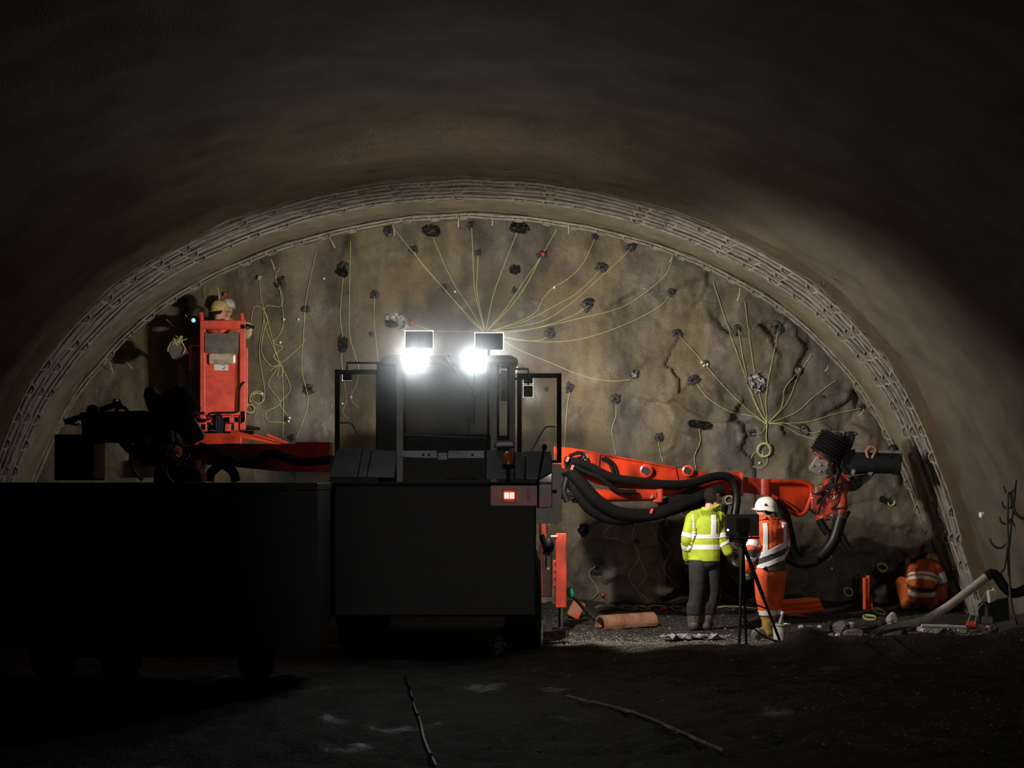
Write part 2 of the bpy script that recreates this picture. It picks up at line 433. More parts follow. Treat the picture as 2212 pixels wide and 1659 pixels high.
def rel_lattice(T, U, Y):
    o = .05 + rough(T, Y, .05)
    for c, wd, sd in ((.14, .026, 41), (.30, .022, 43), (.47, .022, 45), (.62, .022, 47), (.84, .022, 51)):
        on = sstep((gnoise(T * 34, T * 0 + sd + .5, sd) - .02) * 7)
        wob = .004 * gnoise(T * 14, T * 0 + sd * 2, sd + 1)
        o = o + .075 * (.2 + .8 * crown(T)) * on * np.exp(-((U - c - wob) / (wd * .72)) ** 2)
    return o
def rel_beige(T, U, Y): return .05 + rough(T, Y, .05) - .04 * np.sin(np.pi * U)
def rel_face(T, U, Y):
    on = sstep((gnoise(T * 22, T * 0 + 3, 61) + .1) * 5)
    return .05 + rough(T, Y, .05) + .09 * on * np.exp(-((U - .45) / .12) ** 2)
CEIL = band('ceiling', 'lining', 'near', 'e', 110, 260, rel_old, kind='structure', label='older smooth sprayed concrete vault fading into darkness', cat='tunnel vault')
ROOT[CEIL.name] = Vector((0, 0, 0))
band('shotcrete_band', 'lining', 'e', 'd', 50, 160, rel_old, CEIL, t0=.47, label='tan sprayed concrete section')
band('shotcrete_band', 'lining', 'e', 'd', 50, 160, rel_old, CEIL, t1=.47, label='tan sprayed concrete section')
band('shotcrete_band', 'brown', 'd', 'c', 14, 260, rel_brown, CEIL, label='dark brown damp stripe of shotcrete')
band('shotcrete_band', 'grey_shot', 'c', 'b', 90, 620, rel_lattice, CEIL, label='grey shotcrete with lattice bars showing through')
band('shotcrete_band', 'beige', 'b', 'a', 22, 400, rel_beige, CEIL, label='smooth beige shotcrete strip')
band('shotcrete_band', 'beige', 'a', 'face', 30, 500, rel_face, CEIL, label='beige strip against the rock face')

# lattice girders: three chords and a zigzag of lacing, half buried in the shotcrete
def girder(fr, k0, k1, label, seed, spacing=.42, rb=.017):
    rnd = random.Random(seed)
    def gp(t, off, out):
        y = ed(k0, t) + (ed(k1, t) - ed(k0, t)) * fr + off
        w = .005 * math.sin(t * 37 + seed) + .004 * math.sin(t * 143 + seed * 2)
        return lining_point(t, float(y), out + w + .045 * (1 - float(crown(t))))
    g = thing('lattice_girder', gp(.5, 0, 0), label, 'girder')
    ts = np.linspace(.015, .985, 190)
    for off, out in ((-.09, .005), (.09, .005), (0, -.02)):
        MB().tube([gp(t, off, out) for t in ts], rb, 6).build('chord_bar', 'bar', g, smooth=True)
    n = int(_L[-1] / spacing)
    for i in range(n):
        t0 = .02 + .96 * i / n
        if rnd.random() < .3: continue
        MB().tube([gp(t0, -.09, .0), gp(t0 + .14 / n, -.01, -.05), gp(t0 + .34 / n, -.01, -.05), gp(t0 + .48 / n, -.09, .0)], .013, 5).build('lacing', 'bar', g)
    return g
girder(.22, 'a', 'face', 'shotcrete coated lattice girder arch running along the rock face', 3)
girder(.70, 'c', 'b', 'half buried lattice girder arch second from the rock face', 4)
girder(.38, 'c', 'b', 'half buried lattice girder arch third from the rock face', 5)
girder(.08, 'c', 'b', 'outermost half buried lattice girder arch beside the brown stripe', 6)

# ------------------------------------------------------------------ the ground
def berm(x, y):
    ridge = np.exp(-((y - 16.55 - .25 * gnoise(x * .7, x * 0 + 2, 71)) / .55) ** 2)
    hgt = .06 + .22 * sstep((x - .2) / 5.0) + .05 * gnoise(x * 1.3, x * 0 + 7, 73)
    hgt = hgt * sstep((x + 1.0) / 1.4)
    mound = .15 * np.exp(-((x - 3.12) / .21) ** 2 - ((y - 16.6) / .45) ** 2)
    side = .30 * sstep((x - 5.0) / 1.2) * sstep((y - 15.5) / 1.5) * (1 - sstep((y - 18.6) / 1.6))
    return ridge * hgt + mound + side
def ground(x, y):
    x = np.asarray(x, float); y = np.asarray(y, float)
    z = berm(x, y) + .05 * fbm(x * .8, y * .8, 3, 80) + .030 * fbm(x * 4, y * 4, 4, 84) * (1 + sstep((16.9 - y) / 1.0))
    z = z + .25 * sstep((y - 22.7) / 1.0) * (.6 + .8 * fbm(x * 1.5, y * 1.5, 3, 88))
    return z
_gx = np.arange(-8.2, 8.2, .05); _gy = np.arange(5, 24.2, .05); _GG = ground(*np.meshgrid(_gx, _gy))
def GZf(x, y):
    fx = min(max((x - _gx[0]) / .05, 0), len(_gx) - 2.001); fy = min(max((y - _gy[0]) / .05, 0), len(_gy) - 2.001)
    i, j = int(fy), int(fx); u, v = fx - j, fy - i
    return float((_GG[i, j] * (1 - u) + _GG[i, j + 1] * u) * (1 - v) + (_GG[i + 1, j] * (1 - u) + _GG[i + 1, j + 1] * u) * v)
ys = np.concatenate([np.arange(1.0, 14, .12), np.arange(14, 24, .045)])
GX, GY = np.meshgrid(np.arange(-8, 8, .05), ys)
me = grid_mesh(GX, GY, ground(GX, GY))
FLOOR = link('floor', me, 'ground', None, Vector((0, 0, 0)), 'dark muddy tunnel floor', 'ground', kind='structure')
me.polygons.foreach_set('use_smooth', [True] * len(me.polygons))
def on_floor(px, py, lift=0.0):
    d = EYE * F / (py - HY)
    for _ in range(8):
        q = P(px, py, d); d = (EYE - GZf(q.x, q.y) - lift) * F / (py - HY)
    return P(px, py, d)
# loose gravel: nobody could count it
g = MB(); rnd = random.Random(3)
for i in range(24000):
    x = rnd.uniform(-.2, 5.6); y = rnd.gauss(18.0, .45) if rnd.random() < .7 else rnd.uniform(11.0, 22.9)
    if not 11.0 < y < 23: continue
    r = rnd.uniform(.004, .010) * (2.2 if rnd.random() < .04 else 1); z = GZf(x, y)
    c = Vector((x, y, z + r * .4)); a = rnd.uniform(0, 6.3)
    vv = [c + Vector((math.cos(a + k * 1.57) * r, math.sin(a + k * 1.57) * r * .8, rnd.uniform(-.3, .3) * r)) for k in range(4)] + [c + Vector((0, 0, r * .8))]
    g.add(vv, [(0, 1, 4), (1, 2, 4), (2, 3, 4), (3, 0, 4)])
g.build('gravel', 'gravel', FLOOR, kind='stuff', label='pale loose gravel', recalc=False)
# ------------------------------------------------------------------ the drilling rig
JD = 16.7                                           # rear of the rig
RIG = thing('drilling_jumbo', Vector((-.75, 18.0, 0)), 'red drilling rig with lit cab, open doors and long booms, facing the rock face', 'drilling rig')

def pl(pts, d):                                     # polyline in columns/rows at a depth (number or function of the column)
    return [P(x, y, d(x) if callable(d) else d) for x, y in pts]

# chassis and engine body
b = MB()
b.pbox(706, 1047, 1158, 1332, JD, 3.6)
b.pbox(690, 1042, 1164, 1050, JD - .03, 1.2)        # deck edge
body = b.build('body', 'black_steel', RIG, bevel=.02)
MB().pbox(1060, 1046, 1160, 1092, JD - .02, .03).build('rear_panel', 'red_paint', body)
MB().prism(pl([(1163, 1036), (1193, 1020), (1193, 1096), (1163, 1098)], JD + .02), (0, .9, 0)).build('side_panel', 'red_paint', RIG, bevel=.01, label='red side panel')
s = MB()                                            # bright strip of frame seen along the right side
s.pbox(1166, 1097, 1181, 1170, 18.0, .35); s.pbox(1166, 1170, 1192, 1290, 18.4, .3)
s.build('frame_post', 'red_paint', RIG, bevel=.01, label='red frame post')
MB().pbox(1181, 1130, 1187, 1230, 18.1, .1).build('ladder_rail', 'white', RIG)
s = MB(); s.ball(P(1186, 1178, 17.9), (.06, .08, .09)); s.tube(cr(pl([(1170, 1155), (1176, 1170), (1186, 1178), (1182, 1200)], 17.88), 6), .03, 8)
s.build('valve', 'black', RIG, smooth=True)
for wx in (-1.72, .12):
    for wy in (17.6, 19.6):
        wl = MB(); wl.lathe([(.30, -.2), (.46, -.2), (.52, -.14), (.52, .14), (.46, .2), (.30, .2), (.26, .06), (.26, -.06)], (wx, wy, .53), (1, 0, 0), 32)
        wo = wl.build('wheel', 'black', RIG, smooth=True)
        MB().lathe([(.05, -.16), (.25, -.1), (.25, .1), (.05, .16)], (wx, wy, .53), (1, 0, 0), 20).build('rim', 'black_steel', wo, smooth=True)

# engine hood: two sloping lids, low centre strip, right box
def lid(pts, slope, name='hood_panel', m='hood', t=.10):
    q = pl(pts, JD); zmin = min(v.z for v in q); zmax = max(v.z for v in q)
    q = [v + Vector((0, slope * (v.z - zmin) / (zmax - zmin), 0)) for v in q]
    return MB().prism(q, (0, t, 0)).build(name, m, RIG, bevel=.008)
lid([(722, 968), (777, 968), (770, 1031), (710, 1031)], .26)
lid([(779, 972), (798, 972), (790, 1031), (772, 1031)], .26)
lid([(800, 970), (853, 974), (851, 1032), (792, 1031)], .26)
c = lid([(866, 973), (944, 973), (944, 990), (866, 988)], .07, t=.5)
c = lid([(945, 978), (966, 978), (966, 994), (945, 994)], .07, t=.5)
c = lid([(967, 973), (1047, 973), (1047, 990), (967, 990)], .07, t=.5)
lid([(1050, 972), (1110, 973), (1110, 1035), (1050, 1035)], .16)
lid([(1112, 976), (1134, 976), (1132, 1035), (1112, 1035)], .18)
lid([(1136, 973), (1191, 975), (1191, 1018), (1163, 1035), (1136, 1035)], .16)
b = MB(); b.pbox(712, 985, 1192, 1044, JD + .30, .55); b.build('hood_core', 'black_steel', RIG)
b = MB(); b.prism([P(690, 1041, JD), P(1192, 1041, JD), P(1192, 1041, JD) + Vector((0, .5, 0)), P(690, 1041, JD) + Vector((0, .5, 0))], (0, 0, -.03))
b.build('deck_plate', mat('oily_deck', (.03, .03, .03), .14, .3, bump=.3, bscale=40), RIG)
for x in (912, 924, 1018):
    MB().pbox(x, 980, x + 5, 1002, JD + .02, .03).build('latch', 'black_steel', RIG)
for i in range(8):
    x = 966 + i * 9.2; MB().ball(P(x, 1034 - (4 if i == 4 else 0) - (i % 2), JD + .12), .012, 10, 6).build('bolt', 'chrome', RIG, smooth=True)
MB().tube(pl([(866, 940 + 5), (866, 975)], JD + .3), .006, 6).build('antenna', 'black', RIG)
b = MB(); b.tube(cr(pl([(1176, 968), (1172, 990), (1166, 1020), (1163, 1045)], JD - .03), 5), .012, 8); b.ball(P(1176, 966, JD - .03), (.03, .03, .035))
b.build('marker_rod', 'black', RIG, smooth=True)
b = MB(); b.prism(pl([(1066, 967), (1071, 952), (1110, 951), (1114, 966)], JD + .05), (0, .3, 0)); b.build('exhaust_cover', 'hood', RIG, bevel=.02)
# amber beacon
bc = MB(); bc.lathe([(.02, -.20), (.02, -.05), (.06, -.045), (.062, .0)], P(1098, 1003, JD - .04), n=20); bc = bc.build('beacon', 'black', RIG, smooth=True)
MB().lathe([(.060, 0), (.060, .05), (.054, .10), (.035, .135), (.005, .145)], P(1098, 1003, JD - .04), n=24).build('beacon_dome', 'amber', bc, smooth=True, label='amber beacon dome')
# tail lamp
tl = MB().pbox(1086, 1058, 1113, 1086, JD - .035, .03).build('tail_light', 'red_paint', RIG, bevel=.004)
for x in (1089.5, 1101.0):
    MB().pbox(x, 1064, x + 10, 1077, JD - .045, .02).build('lens', 'tail', tl, label='glowing red tail lamp lens')
MB().pbox(1138, 1052, 1146, 1082, JD - .03, .02).build('lit_gap_plate', 'red_plastic', RIG)  # red plate standing in for the lamp-lit gap through the body

# ---- cab
CD = 16.98; CB = 18.5
cab = MB()
cab.pbox(814, 782, 870, 1045, CD + .02, .06)                                        # left rear panel
CABM = cab.build('cab', 'cab_dark', RIG, bevel=.008)
MB().prism(pl([(822, 778), (832, 767), (1104, 767), (1119, 775), (1119, 783), (1112, 786), (822, 786)], CD - .06), (0, 1.75, 0)).build('roof', 'cab', CABM, bevel=.02)
q = MB(); q.pbox(856, 786, 871, 1045, CD, .07); q.build('pillar', 'cab', CABM, bevel=.01)
q = MB(); q.pbox(1059, 786, 1074, 1045, CD + .01, .08); q.build('pillar', 'cab', CABM, bevel=.01)
q = MB(); q.prism([P(1100, 784, CD + .30), P(1113, 784, CD + .34), P(1113, 1045, CD + .34), P(1100, 1045, CD + .30)], (0, .08, 0)); q.build('pillar', 'cab', CABM, bevel=.01)
for x0, x1, d in ((816, 826, CB), (1098, 1110, CB)):
    MB().pbox(x0, 784, x1, 1045, d, .08).build('pillar', 'cab_dark', CABM, bevel=.01)
fr = MB()                                                                           # black window gasket
for a in ((871, 788, 877, 985), (1052, 788, 1058, 985), (871, 786, 1058, 792), (871, 938, 1058, 945)): fr.pbox(*a, CD - .005, .05)
fr.build('window_frame', 'black', CABM)
MB().pbox(877, 792, 1052, 940, CD + .02, .012).build('pane', 'cab_glass', CABM, label='grimy rear cab window')
MB().prism([P(1076, 790, CD + .05), P(1098, 790, CD + .30), P(1098, 985, CD + .30), P(1076, 985, CD + .05)], (.006, .008, 0)).build('pane', 'glass', CABM)
fr = MB()
for a, bb in (((1076, 788), (1076, 1000)), ((1098, 788), (1098, 1000))):
    dd = CD + .05 if a[0] < 1090 else CD + .29
    fr.pbox(a[0] - 2.5, a[1], a[0] + 2.5, bb[1], dd, .03)
fr.build('window_frame', 'black', CABM)
MB().pbox(828, 790, 1096, 985, CB + .02, .012).build('pane', 'glass', CABM, label='front cab windscreen')
MB().pbox(1082, 800, 1095, 866, CD + .55, .03).build('notice_sheet', mat('yellow_notice', (.5, .46, .12), .7, var=.3, scale=20), CABM, label='yellow notice sheet behind the side window')
MB().pbox(1084, 842, 1091, 862, CD + .50, .04).build('switch_box', 'black', CABM)
MB().pbox(828, 948, 1096, 1045, 17.85, .35).build('console', 'cab_dark', CABM, bevel=.02, label='dark console across the lower cab')
MB().pbox(1004, 872, 1024, 912, 18.2, .08).build('cab_monitor', 'black', CABM, bevel=.006); MB().tube(pl([(1014, 912), (1014, 950)], 18.24), .015, 8).build('monitor_post', 'black', CABM)
MB().pbox(828, 941, 1098, 1045, CD + .1, .05).build('lower_panel', 'cab_dark', CABM)
wp = MB(); wp.tube(pl([(958, 772), (1018, 846)], CD - .05), .016, 6); wp.tube(pl([(968, 768), (1026, 848)], CD - .05), .012, 6); wp.tube(pl([(1025, 800), (1024, 915)], CD - .03), .010, 6); wp.ball(P(1022, 850, CD - .045), .03, 10, 6)
wp.build('wiper', 'black_steel', CABM, smooth=True)
MB().tube(pl([(855, 938), (1050, 946)], CD - .04), .006, 6).build('hand_rail', 'steel', CABM)

# ---- doors standing open on both sides
def door(x0, x1, y0, yg, lower, hand):
    DD = 17.18
    w_ = 10
    m = MB()
    m.pbox(x0, y0, x1, y0 + w_, DD, .05); m.pbox(x0, y0, x0 + w_, yg, DD, .05); m.pbox(x1 - w_, y0, x1, yg, DD, .05); m.pbox(x0, yg - 6, x1, yg, DD, .05)
    do = m.build('cab_door', 'black', RIG, bevel=.006, label='open cab door with black framed window')
    MB().pbox(x0 + w_, y0 + w_, x1 - w_, yg - 6, DD + .02, .01).build('pane', 'glass', do)
    MB().tube(cr(pl(hand, DD - .03), 4), .010, 6).build('handle', 'steel', do, smooth=True)
    lw = MB().prism(pl(lower, DD), (0, .05, 0)).build('door_panel', 'white', do, bevel=.006, label='off-white lower door panel')
    return do
door(723, 822, 798, 985, [(723, 985), (822, 985), (822, 1100), (723, 1100)], [(731, 913), (755, 914), (764, 922), (777, 950)])
rd = door(1117, 1213, 806, 1000, [(1117, 1000), (1213, 1003), (1213, 1124), (1206, 1131), (1117, 1131)], [(1200, 922), (1182, 922), (1172, 932), (1148, 975)])
MB().pbox(1192, 1058, 1203, 1066, 17.17, .01).build('badge', 'black', rd)

# ---- lamps
def lamp_box(name, x0, y0, x1, y1, d, label, rim=1.6, added_visor=.215):
    h = MB(); h.pbox(x0 + rim, y0 + rim, x1 - rim, y1 - rim, d, .09)
    vz = (y0 + y1) / 2; v_ = MB().prism([P(x0, y0 + .5, d + .09), P(x1, y0 + .5, d + .09), P(x1, y0 + .5, d + .09) + Vector((0, added_visor, 0)), P(x0, y0 + .5, d + .09) + Vector((0, added_visor, 0))], (0, 0, -.006))  # plate added over the lens to cut the beam off the crown
    for k in range(9):
        xx = x0 + rim + (x1 - x0 - 2 * rim) * (k + .5) / 9; h.pbox(xx - .5, y0 + 6, xx + .5, y1 - 6, d - .02, .02)
    o = h.build(name, 'black_steel', RIG, label=label)
    r = MB()                                                                        # glass edge glows round the housing
    for a in ((x0, y0, x1, y0 + rim * 1.3), (x0, y1 - rim * 1.3, x1, y1), (x0, y0, x0 + rim * 1.3, y1), (x1 - rim * 1.3, y0, x1, y1)): r.pbox(*a, d + .085, .02)
    r.build('lens_rim', 'lamp_rim', o, label='glowing glass edge of the lamp')
    MB().pbox(x0 + rim, y0 + rim, x1 - rim, y1 - rim, d + .092, .012).build('lens', 'lamp_face', o)
    v_.build('added_visor', 'black_steel', o)
    return o
f1 = lamp_box('floodlight', 874, 714, 936, 753, FLOOD_D, 'flat floodlight on the cab roof shining at the rock face')
f2 = lamp_box('floodlight', 1025, 718, 1088, 757, FLOOD_D, 'flat floodlight on the cab roof shining at the rock face')
for f, x in ((f1, 905), (f2, 1056)):
    MB().pbox(x - 3, 752, x + 3, 770, FLOOD_D + .02, .04).build('bracket', 'black_steel', f)
for a in ((1130, 811, 1152, 829), (1130, 832, 1152, 858), (739, 798, 760, 822)):
    o = lamp_box('work_lamp', *a, 17.35, 'small square work lamp beside the cab door', 1.1, .10)
    MB().tube(pl([((a[0] + a[2]) / 2, a[1]), ((a[0] + a[2]) / 2, a[1] - 14), (1108 if a[0] > 1000 else 822, a[1] - 14)], 17.38), .012, 6).build('bracket', 'black_steel', o)
for x, y in ((895, 781), (1027, 781)):
    c = P(x, y, CD - .12)
    h = MB(); h.lathe([(.06, .10), (.11, .06), (.125, .0), (.128, -.035), (.120, -.035), (.115, .0)], c, (0, 1, 0), 28)
    o = h.build('rear_lamp', 'black_steel', RIG, smooth=True, label='round rear work lamp burning white on the cab roof')
    MB().lathe([(.112, -.005), (.10, -.025), (.06, -.035), (.005, -.04)], c, (0, 1, 0), 28).build('lens', 'rear_lamp', o, smooth=True, label='dazzling white lamp lens')
    MB().cyl(c + Vector((0, .05, .1)), c + Vector((0, .05, .02)), .02, 8).build('bracket', 'black_steel', o)

# ---- support jacks on the right
def jack(x0, x1, y0, y1, yb, d, plate=None):
    o = MB().pbox(x0, y0, x1, y1, d, (x1 - x0) * d / F).build('support_jack', 'red_paint', RIG, bevel=.01, label='red square support jack sleeve')
    xm = (x0 + x1) / 2; c = P(xm, y1, d) + Vector((0, (x1 - x0) * d / F / 2, 0)); e = Vector((c.x, c.y, GZf(c.x, c.y)))
    MB().cyl(c + Vector((0, 0, .05)), e + Vector((0, 0, .02)), 5.2 * d / F, 20).build('piston_rod', 'chrome', o, smooth=True, label='chrome piston rod')
    MB().cyl(e + Vector((0, 0, -.03)), e + Vector((0, 0, .03)), .11, 20).build('foot_plate', 'black_steel', o)
    if plate:
        p_ = MB().pbox(*plate, d + .03, .05).build('bracket', 'red_paint', o, bevel=.005)
        for k in range(4):
            MB().cyl(P((plate[0] + plate[2]) / 2 + 1, plate[1] + 9 + k * 16, d + .02), P((plate[0] + plate[2]) / 2 + 1, plate[1] + 9 + k * 16, d + .04), .016, 10).build('bolt_hole', 'black', o)
    return o
jack(1200, 1224, 1152, 1313, 1355, 19.6, (1194, 1210, 1203, 1268))
MB().tube(pl([(1190, 1159), (1204, 1159)], 19.6), .02, 8).build('pin', 'steel', RIG)
o = MB().pbox(1157, 1338, 1180, 1352, 17.9, .16).build('support_jack', 'white', RIG, bevel=.02, label='pale caked jack housing low at the rear corner')
c = P(1165, 1352, 17.9) + Vector((0, .08, 0)); e = Vector((c.x, c.y, GZf(c.x, c.y)))
MB().cyl(c, e, .042, 20).build('piston_rod', 'chrome', o, smooth=True)
MB().rock(P(1152, 1372, 18.1), (.16, .12, .14), 5).build('mud_cake', 'stone', o)

# ---- booms
def hose(name, pts, d, r, parent, m='hose', n=10, label=None):
    return MB().tube(cr(pl(pts, d), 7), r, n).build(name, m, parent, smooth=True, label=label)
bd = lambda x: 19.55 + (x - 1215) * .0026           # the right boom swings forward
beam = MB().prism(pl([(1196, 964), (1240, 968), (1320, 984), (1390, 996), (1465, 1011), (1560, 1026), (1585, 1018), (1604, 1022), (1604, 1070), (1560, 1070), (1470, 1064), (1440, 1072), (1395, 1058), (1330, 1054), (1290, 1046), (1240, 1022), (1196, 1005)], bd), (0, .30, 0))
RB = beam.build('boom', 'red_paint', RIG, bevel=.012, label='red hydraulic boom stretching to the right')
MB().prism(pl([(1245, 969), (1460, 1009), (1460, 1012), (1245, 973)], lambda x: bd(x) - .02), (0, .34, 0)).build('edge_flange', 'red_paint', RB)
MB().prism(pl([(1256, 976), (1296, 982), (1294, 1020), (1256, 1012)], lambda x: bd(x) - .03), (0, .03, 0)).build('cover_plate', 'red_paint', RB, bevel=.004)
sg = MB().prism(pl([(1259, 981), (1271, 983), (1269, 1005), (1257, 1004)], lambda x: bd(x) - .037), (0, .006, 0)).build('warning_label', 'sign', RB, label='white printed warning label')
pr = MB()
pr.pbox(1259.5, 982.5, 1270, 985.5, bd(1265) - .04, .002)
for k in range(6): pr.pbox(1260, 988 + k * 2.4, 1267.5 - (k % 3), 988.9 + k * 2.4, bd(1265) - .04, .002)
pr.build('warning_print', 'print', RB)
for x, y, r in ((1395, 1017, .085), (1485, 1017, .075), (1580, 1033, .06)):
    MB().lathe([(r, 0), (r, .03), (r * .7, .04), (r * .7, .02)], P(x, y, bd(x)), (0, -1, 0), 22).build('pivot_boss', 'red_paint', RB, smooth=True)
    MB().lathe([(r * .55, .02), (r * .55, .05), (.01, .05)], P(x, y, bd(x)), (0, -1, 0), 18).build('pivot_pin', 'black_steel', RB)
MB().prism(pl([(1455, 1014), (1460, 1014), (1466, 1040), (1461, 1040)], lambda x: bd(x) - .02), (0, .03, 0)).build('rib', 'red_paint', RB)
cy = MB(); cy.cyl(P(1248, 1071, 19.6), P(1412, 1068, 20.0), .082, 20); cyo = cy.build('hydraulic_cylinder', 'red_paint', RB, smooth=True)
MB().cyl(P(1215, 1071, 19.5), P(1250, 1071, 19.6), .045, 14).build('cylinder_rod', 'chrome', RB, smooth=True)
MB().cyl(P(1240, 1071, 19.58), P(1254, 1071, 19.62), .092, 20).build('cylinder_gland', 'black_steel', RB, smooth=True)
MB().pbox(1410, 1052, 1432, 1086, 19.95, .16).build('clevis', 'red_paint', RB, bevel=.02)
MB().pbox(1399, 1066, 1410, 1076, 19.9, .02).build('tag_plate', 'steel', RB)
MB().prism(pl([(1420, 1085), (1500, 1050), (1545, 1056), (1500, 1078), (1430, 1100)], lambda x: bd(x) - .06), (0, .2, 0)).build('guard_plate', 'black_steel', RB)
HL = 'black hydraulic hose'
hd = lambda x: bd(x) - .16
hose('hose', [(1222, 994), (1262, 1003), (1320, 1030), (1380, 1040), (1440, 1046), (1490, 1044), (1540, 1030), (1570, 1029), (1584, 1040), (1591, 1070), (1588, 1105), (1575, 1160), (1560, 1205), (1570, 1245), (1600, 1268), (1628, 1255)], hd, .055, RB)
hose('hose', [(1222, 1000), (1280, 1022), (1330, 1040), (1400, 1048), (1470, 1051)], lambda x: hd(x) + .05, .045, RB)
hose('hose', [(1225, 1012), (1255, 1045), (1290, 1082), (1335, 1108), (1400, 1112), (1460, 1096), (1525, 1070), (1560, 1058)], hd, .085, RB)
hose('hose', [(1222, 1020), (1245, 1065), (1280, 1105), (1330, 1124), (1390, 1118), (1440, 1105), (1520, 1085)], lambda x: hd(x) + .06, .062, RB)
hose('hose', [(1230, 1003), (1262, 1018), (1300, 1035), (1335, 1060), (1372, 1062)], lambda x: hd(x) - .05, .03, RB)
hose('hose', [(1230, 985), (1250, 978), (1262, 985), (1250, 1000), (1225, 1010)], hd, .022, RB)
hose('hose', [(1300, 990), (1316, 1000), (1325, 1020), (1330, 1040)], lambda x: bd(x) - .03, .022, RB)
hose('hose', [(1306, 988), (1324, 1000), (1332, 1018), (1336, 1040)], lambda x: bd(x) - .02, .018, RB)
hose('hose', [(1560, 1090), (1548, 1160), (1552, 1230), (1575, 1272), (1605, 1284), (1632, 1268)], hd, .085, RB)
hose('hose', [(1225, 1030), (1218, 1060), (1226, 1085)], 19.45, .04, RB)
for x, y in ((1226, 992), (1236, 1010), (1407, 1104)):
    MB().box(P(x, y, hd(x) - .08), (.03, .05, .06), Matrix.Rotation(.4, 3, 'Y')).build('hose_clamp', 'red_plastic', RB)
# boom extension and fork
ex = MB().prism(pl([(1604, 1030), (1645, 1034), (1662, 1036), (1662, 1070), (1640, 1068), (1604, 1064)], bd), (0, .22, 0)).build('boom_extension', 'red_paint', RIG, bevel=.01)
MB().pbox(1600, 1020, 1606, 1072, bd(1600) - .04, .34).build('collar', 'red_paint', ex, bevel=.006)
MB().cyl(P(1651, 1035, bd(1650) + .05), P(1651, 1069, bd(1650) + .05), .085, 18).build('swivel_post', 'red_paint', ex, smooth=True)
MB().prism(pl([(1662, 1038), (1735, 1042), (1752, 1052), (1748, 1078), (1735, 1108), (1720, 1110), (1690, 1085), (1662, 1068)], lambda x: bd(x) + .06), (0, .10, 0)).build('fork_plate', 'red_paint', ex)
MB().tube(cr(pl([(1660, 1040), (1700, 1040), (1735, 1042), (1752, 1050), (1754, 1066), (1748, 1086), (1739, 1106), (1726, 1112), (1708, 1106)], bd), 5), .032, 8).build('fork_rim', 'red_paint', ex, smooth=True)
MB().tube(cr(pl([(1662, 1068), (1690, 1082), (1722, 1104)], bd), 5), .022, 8).build('fork_rim', 'red_paint', ex, smooth=True)

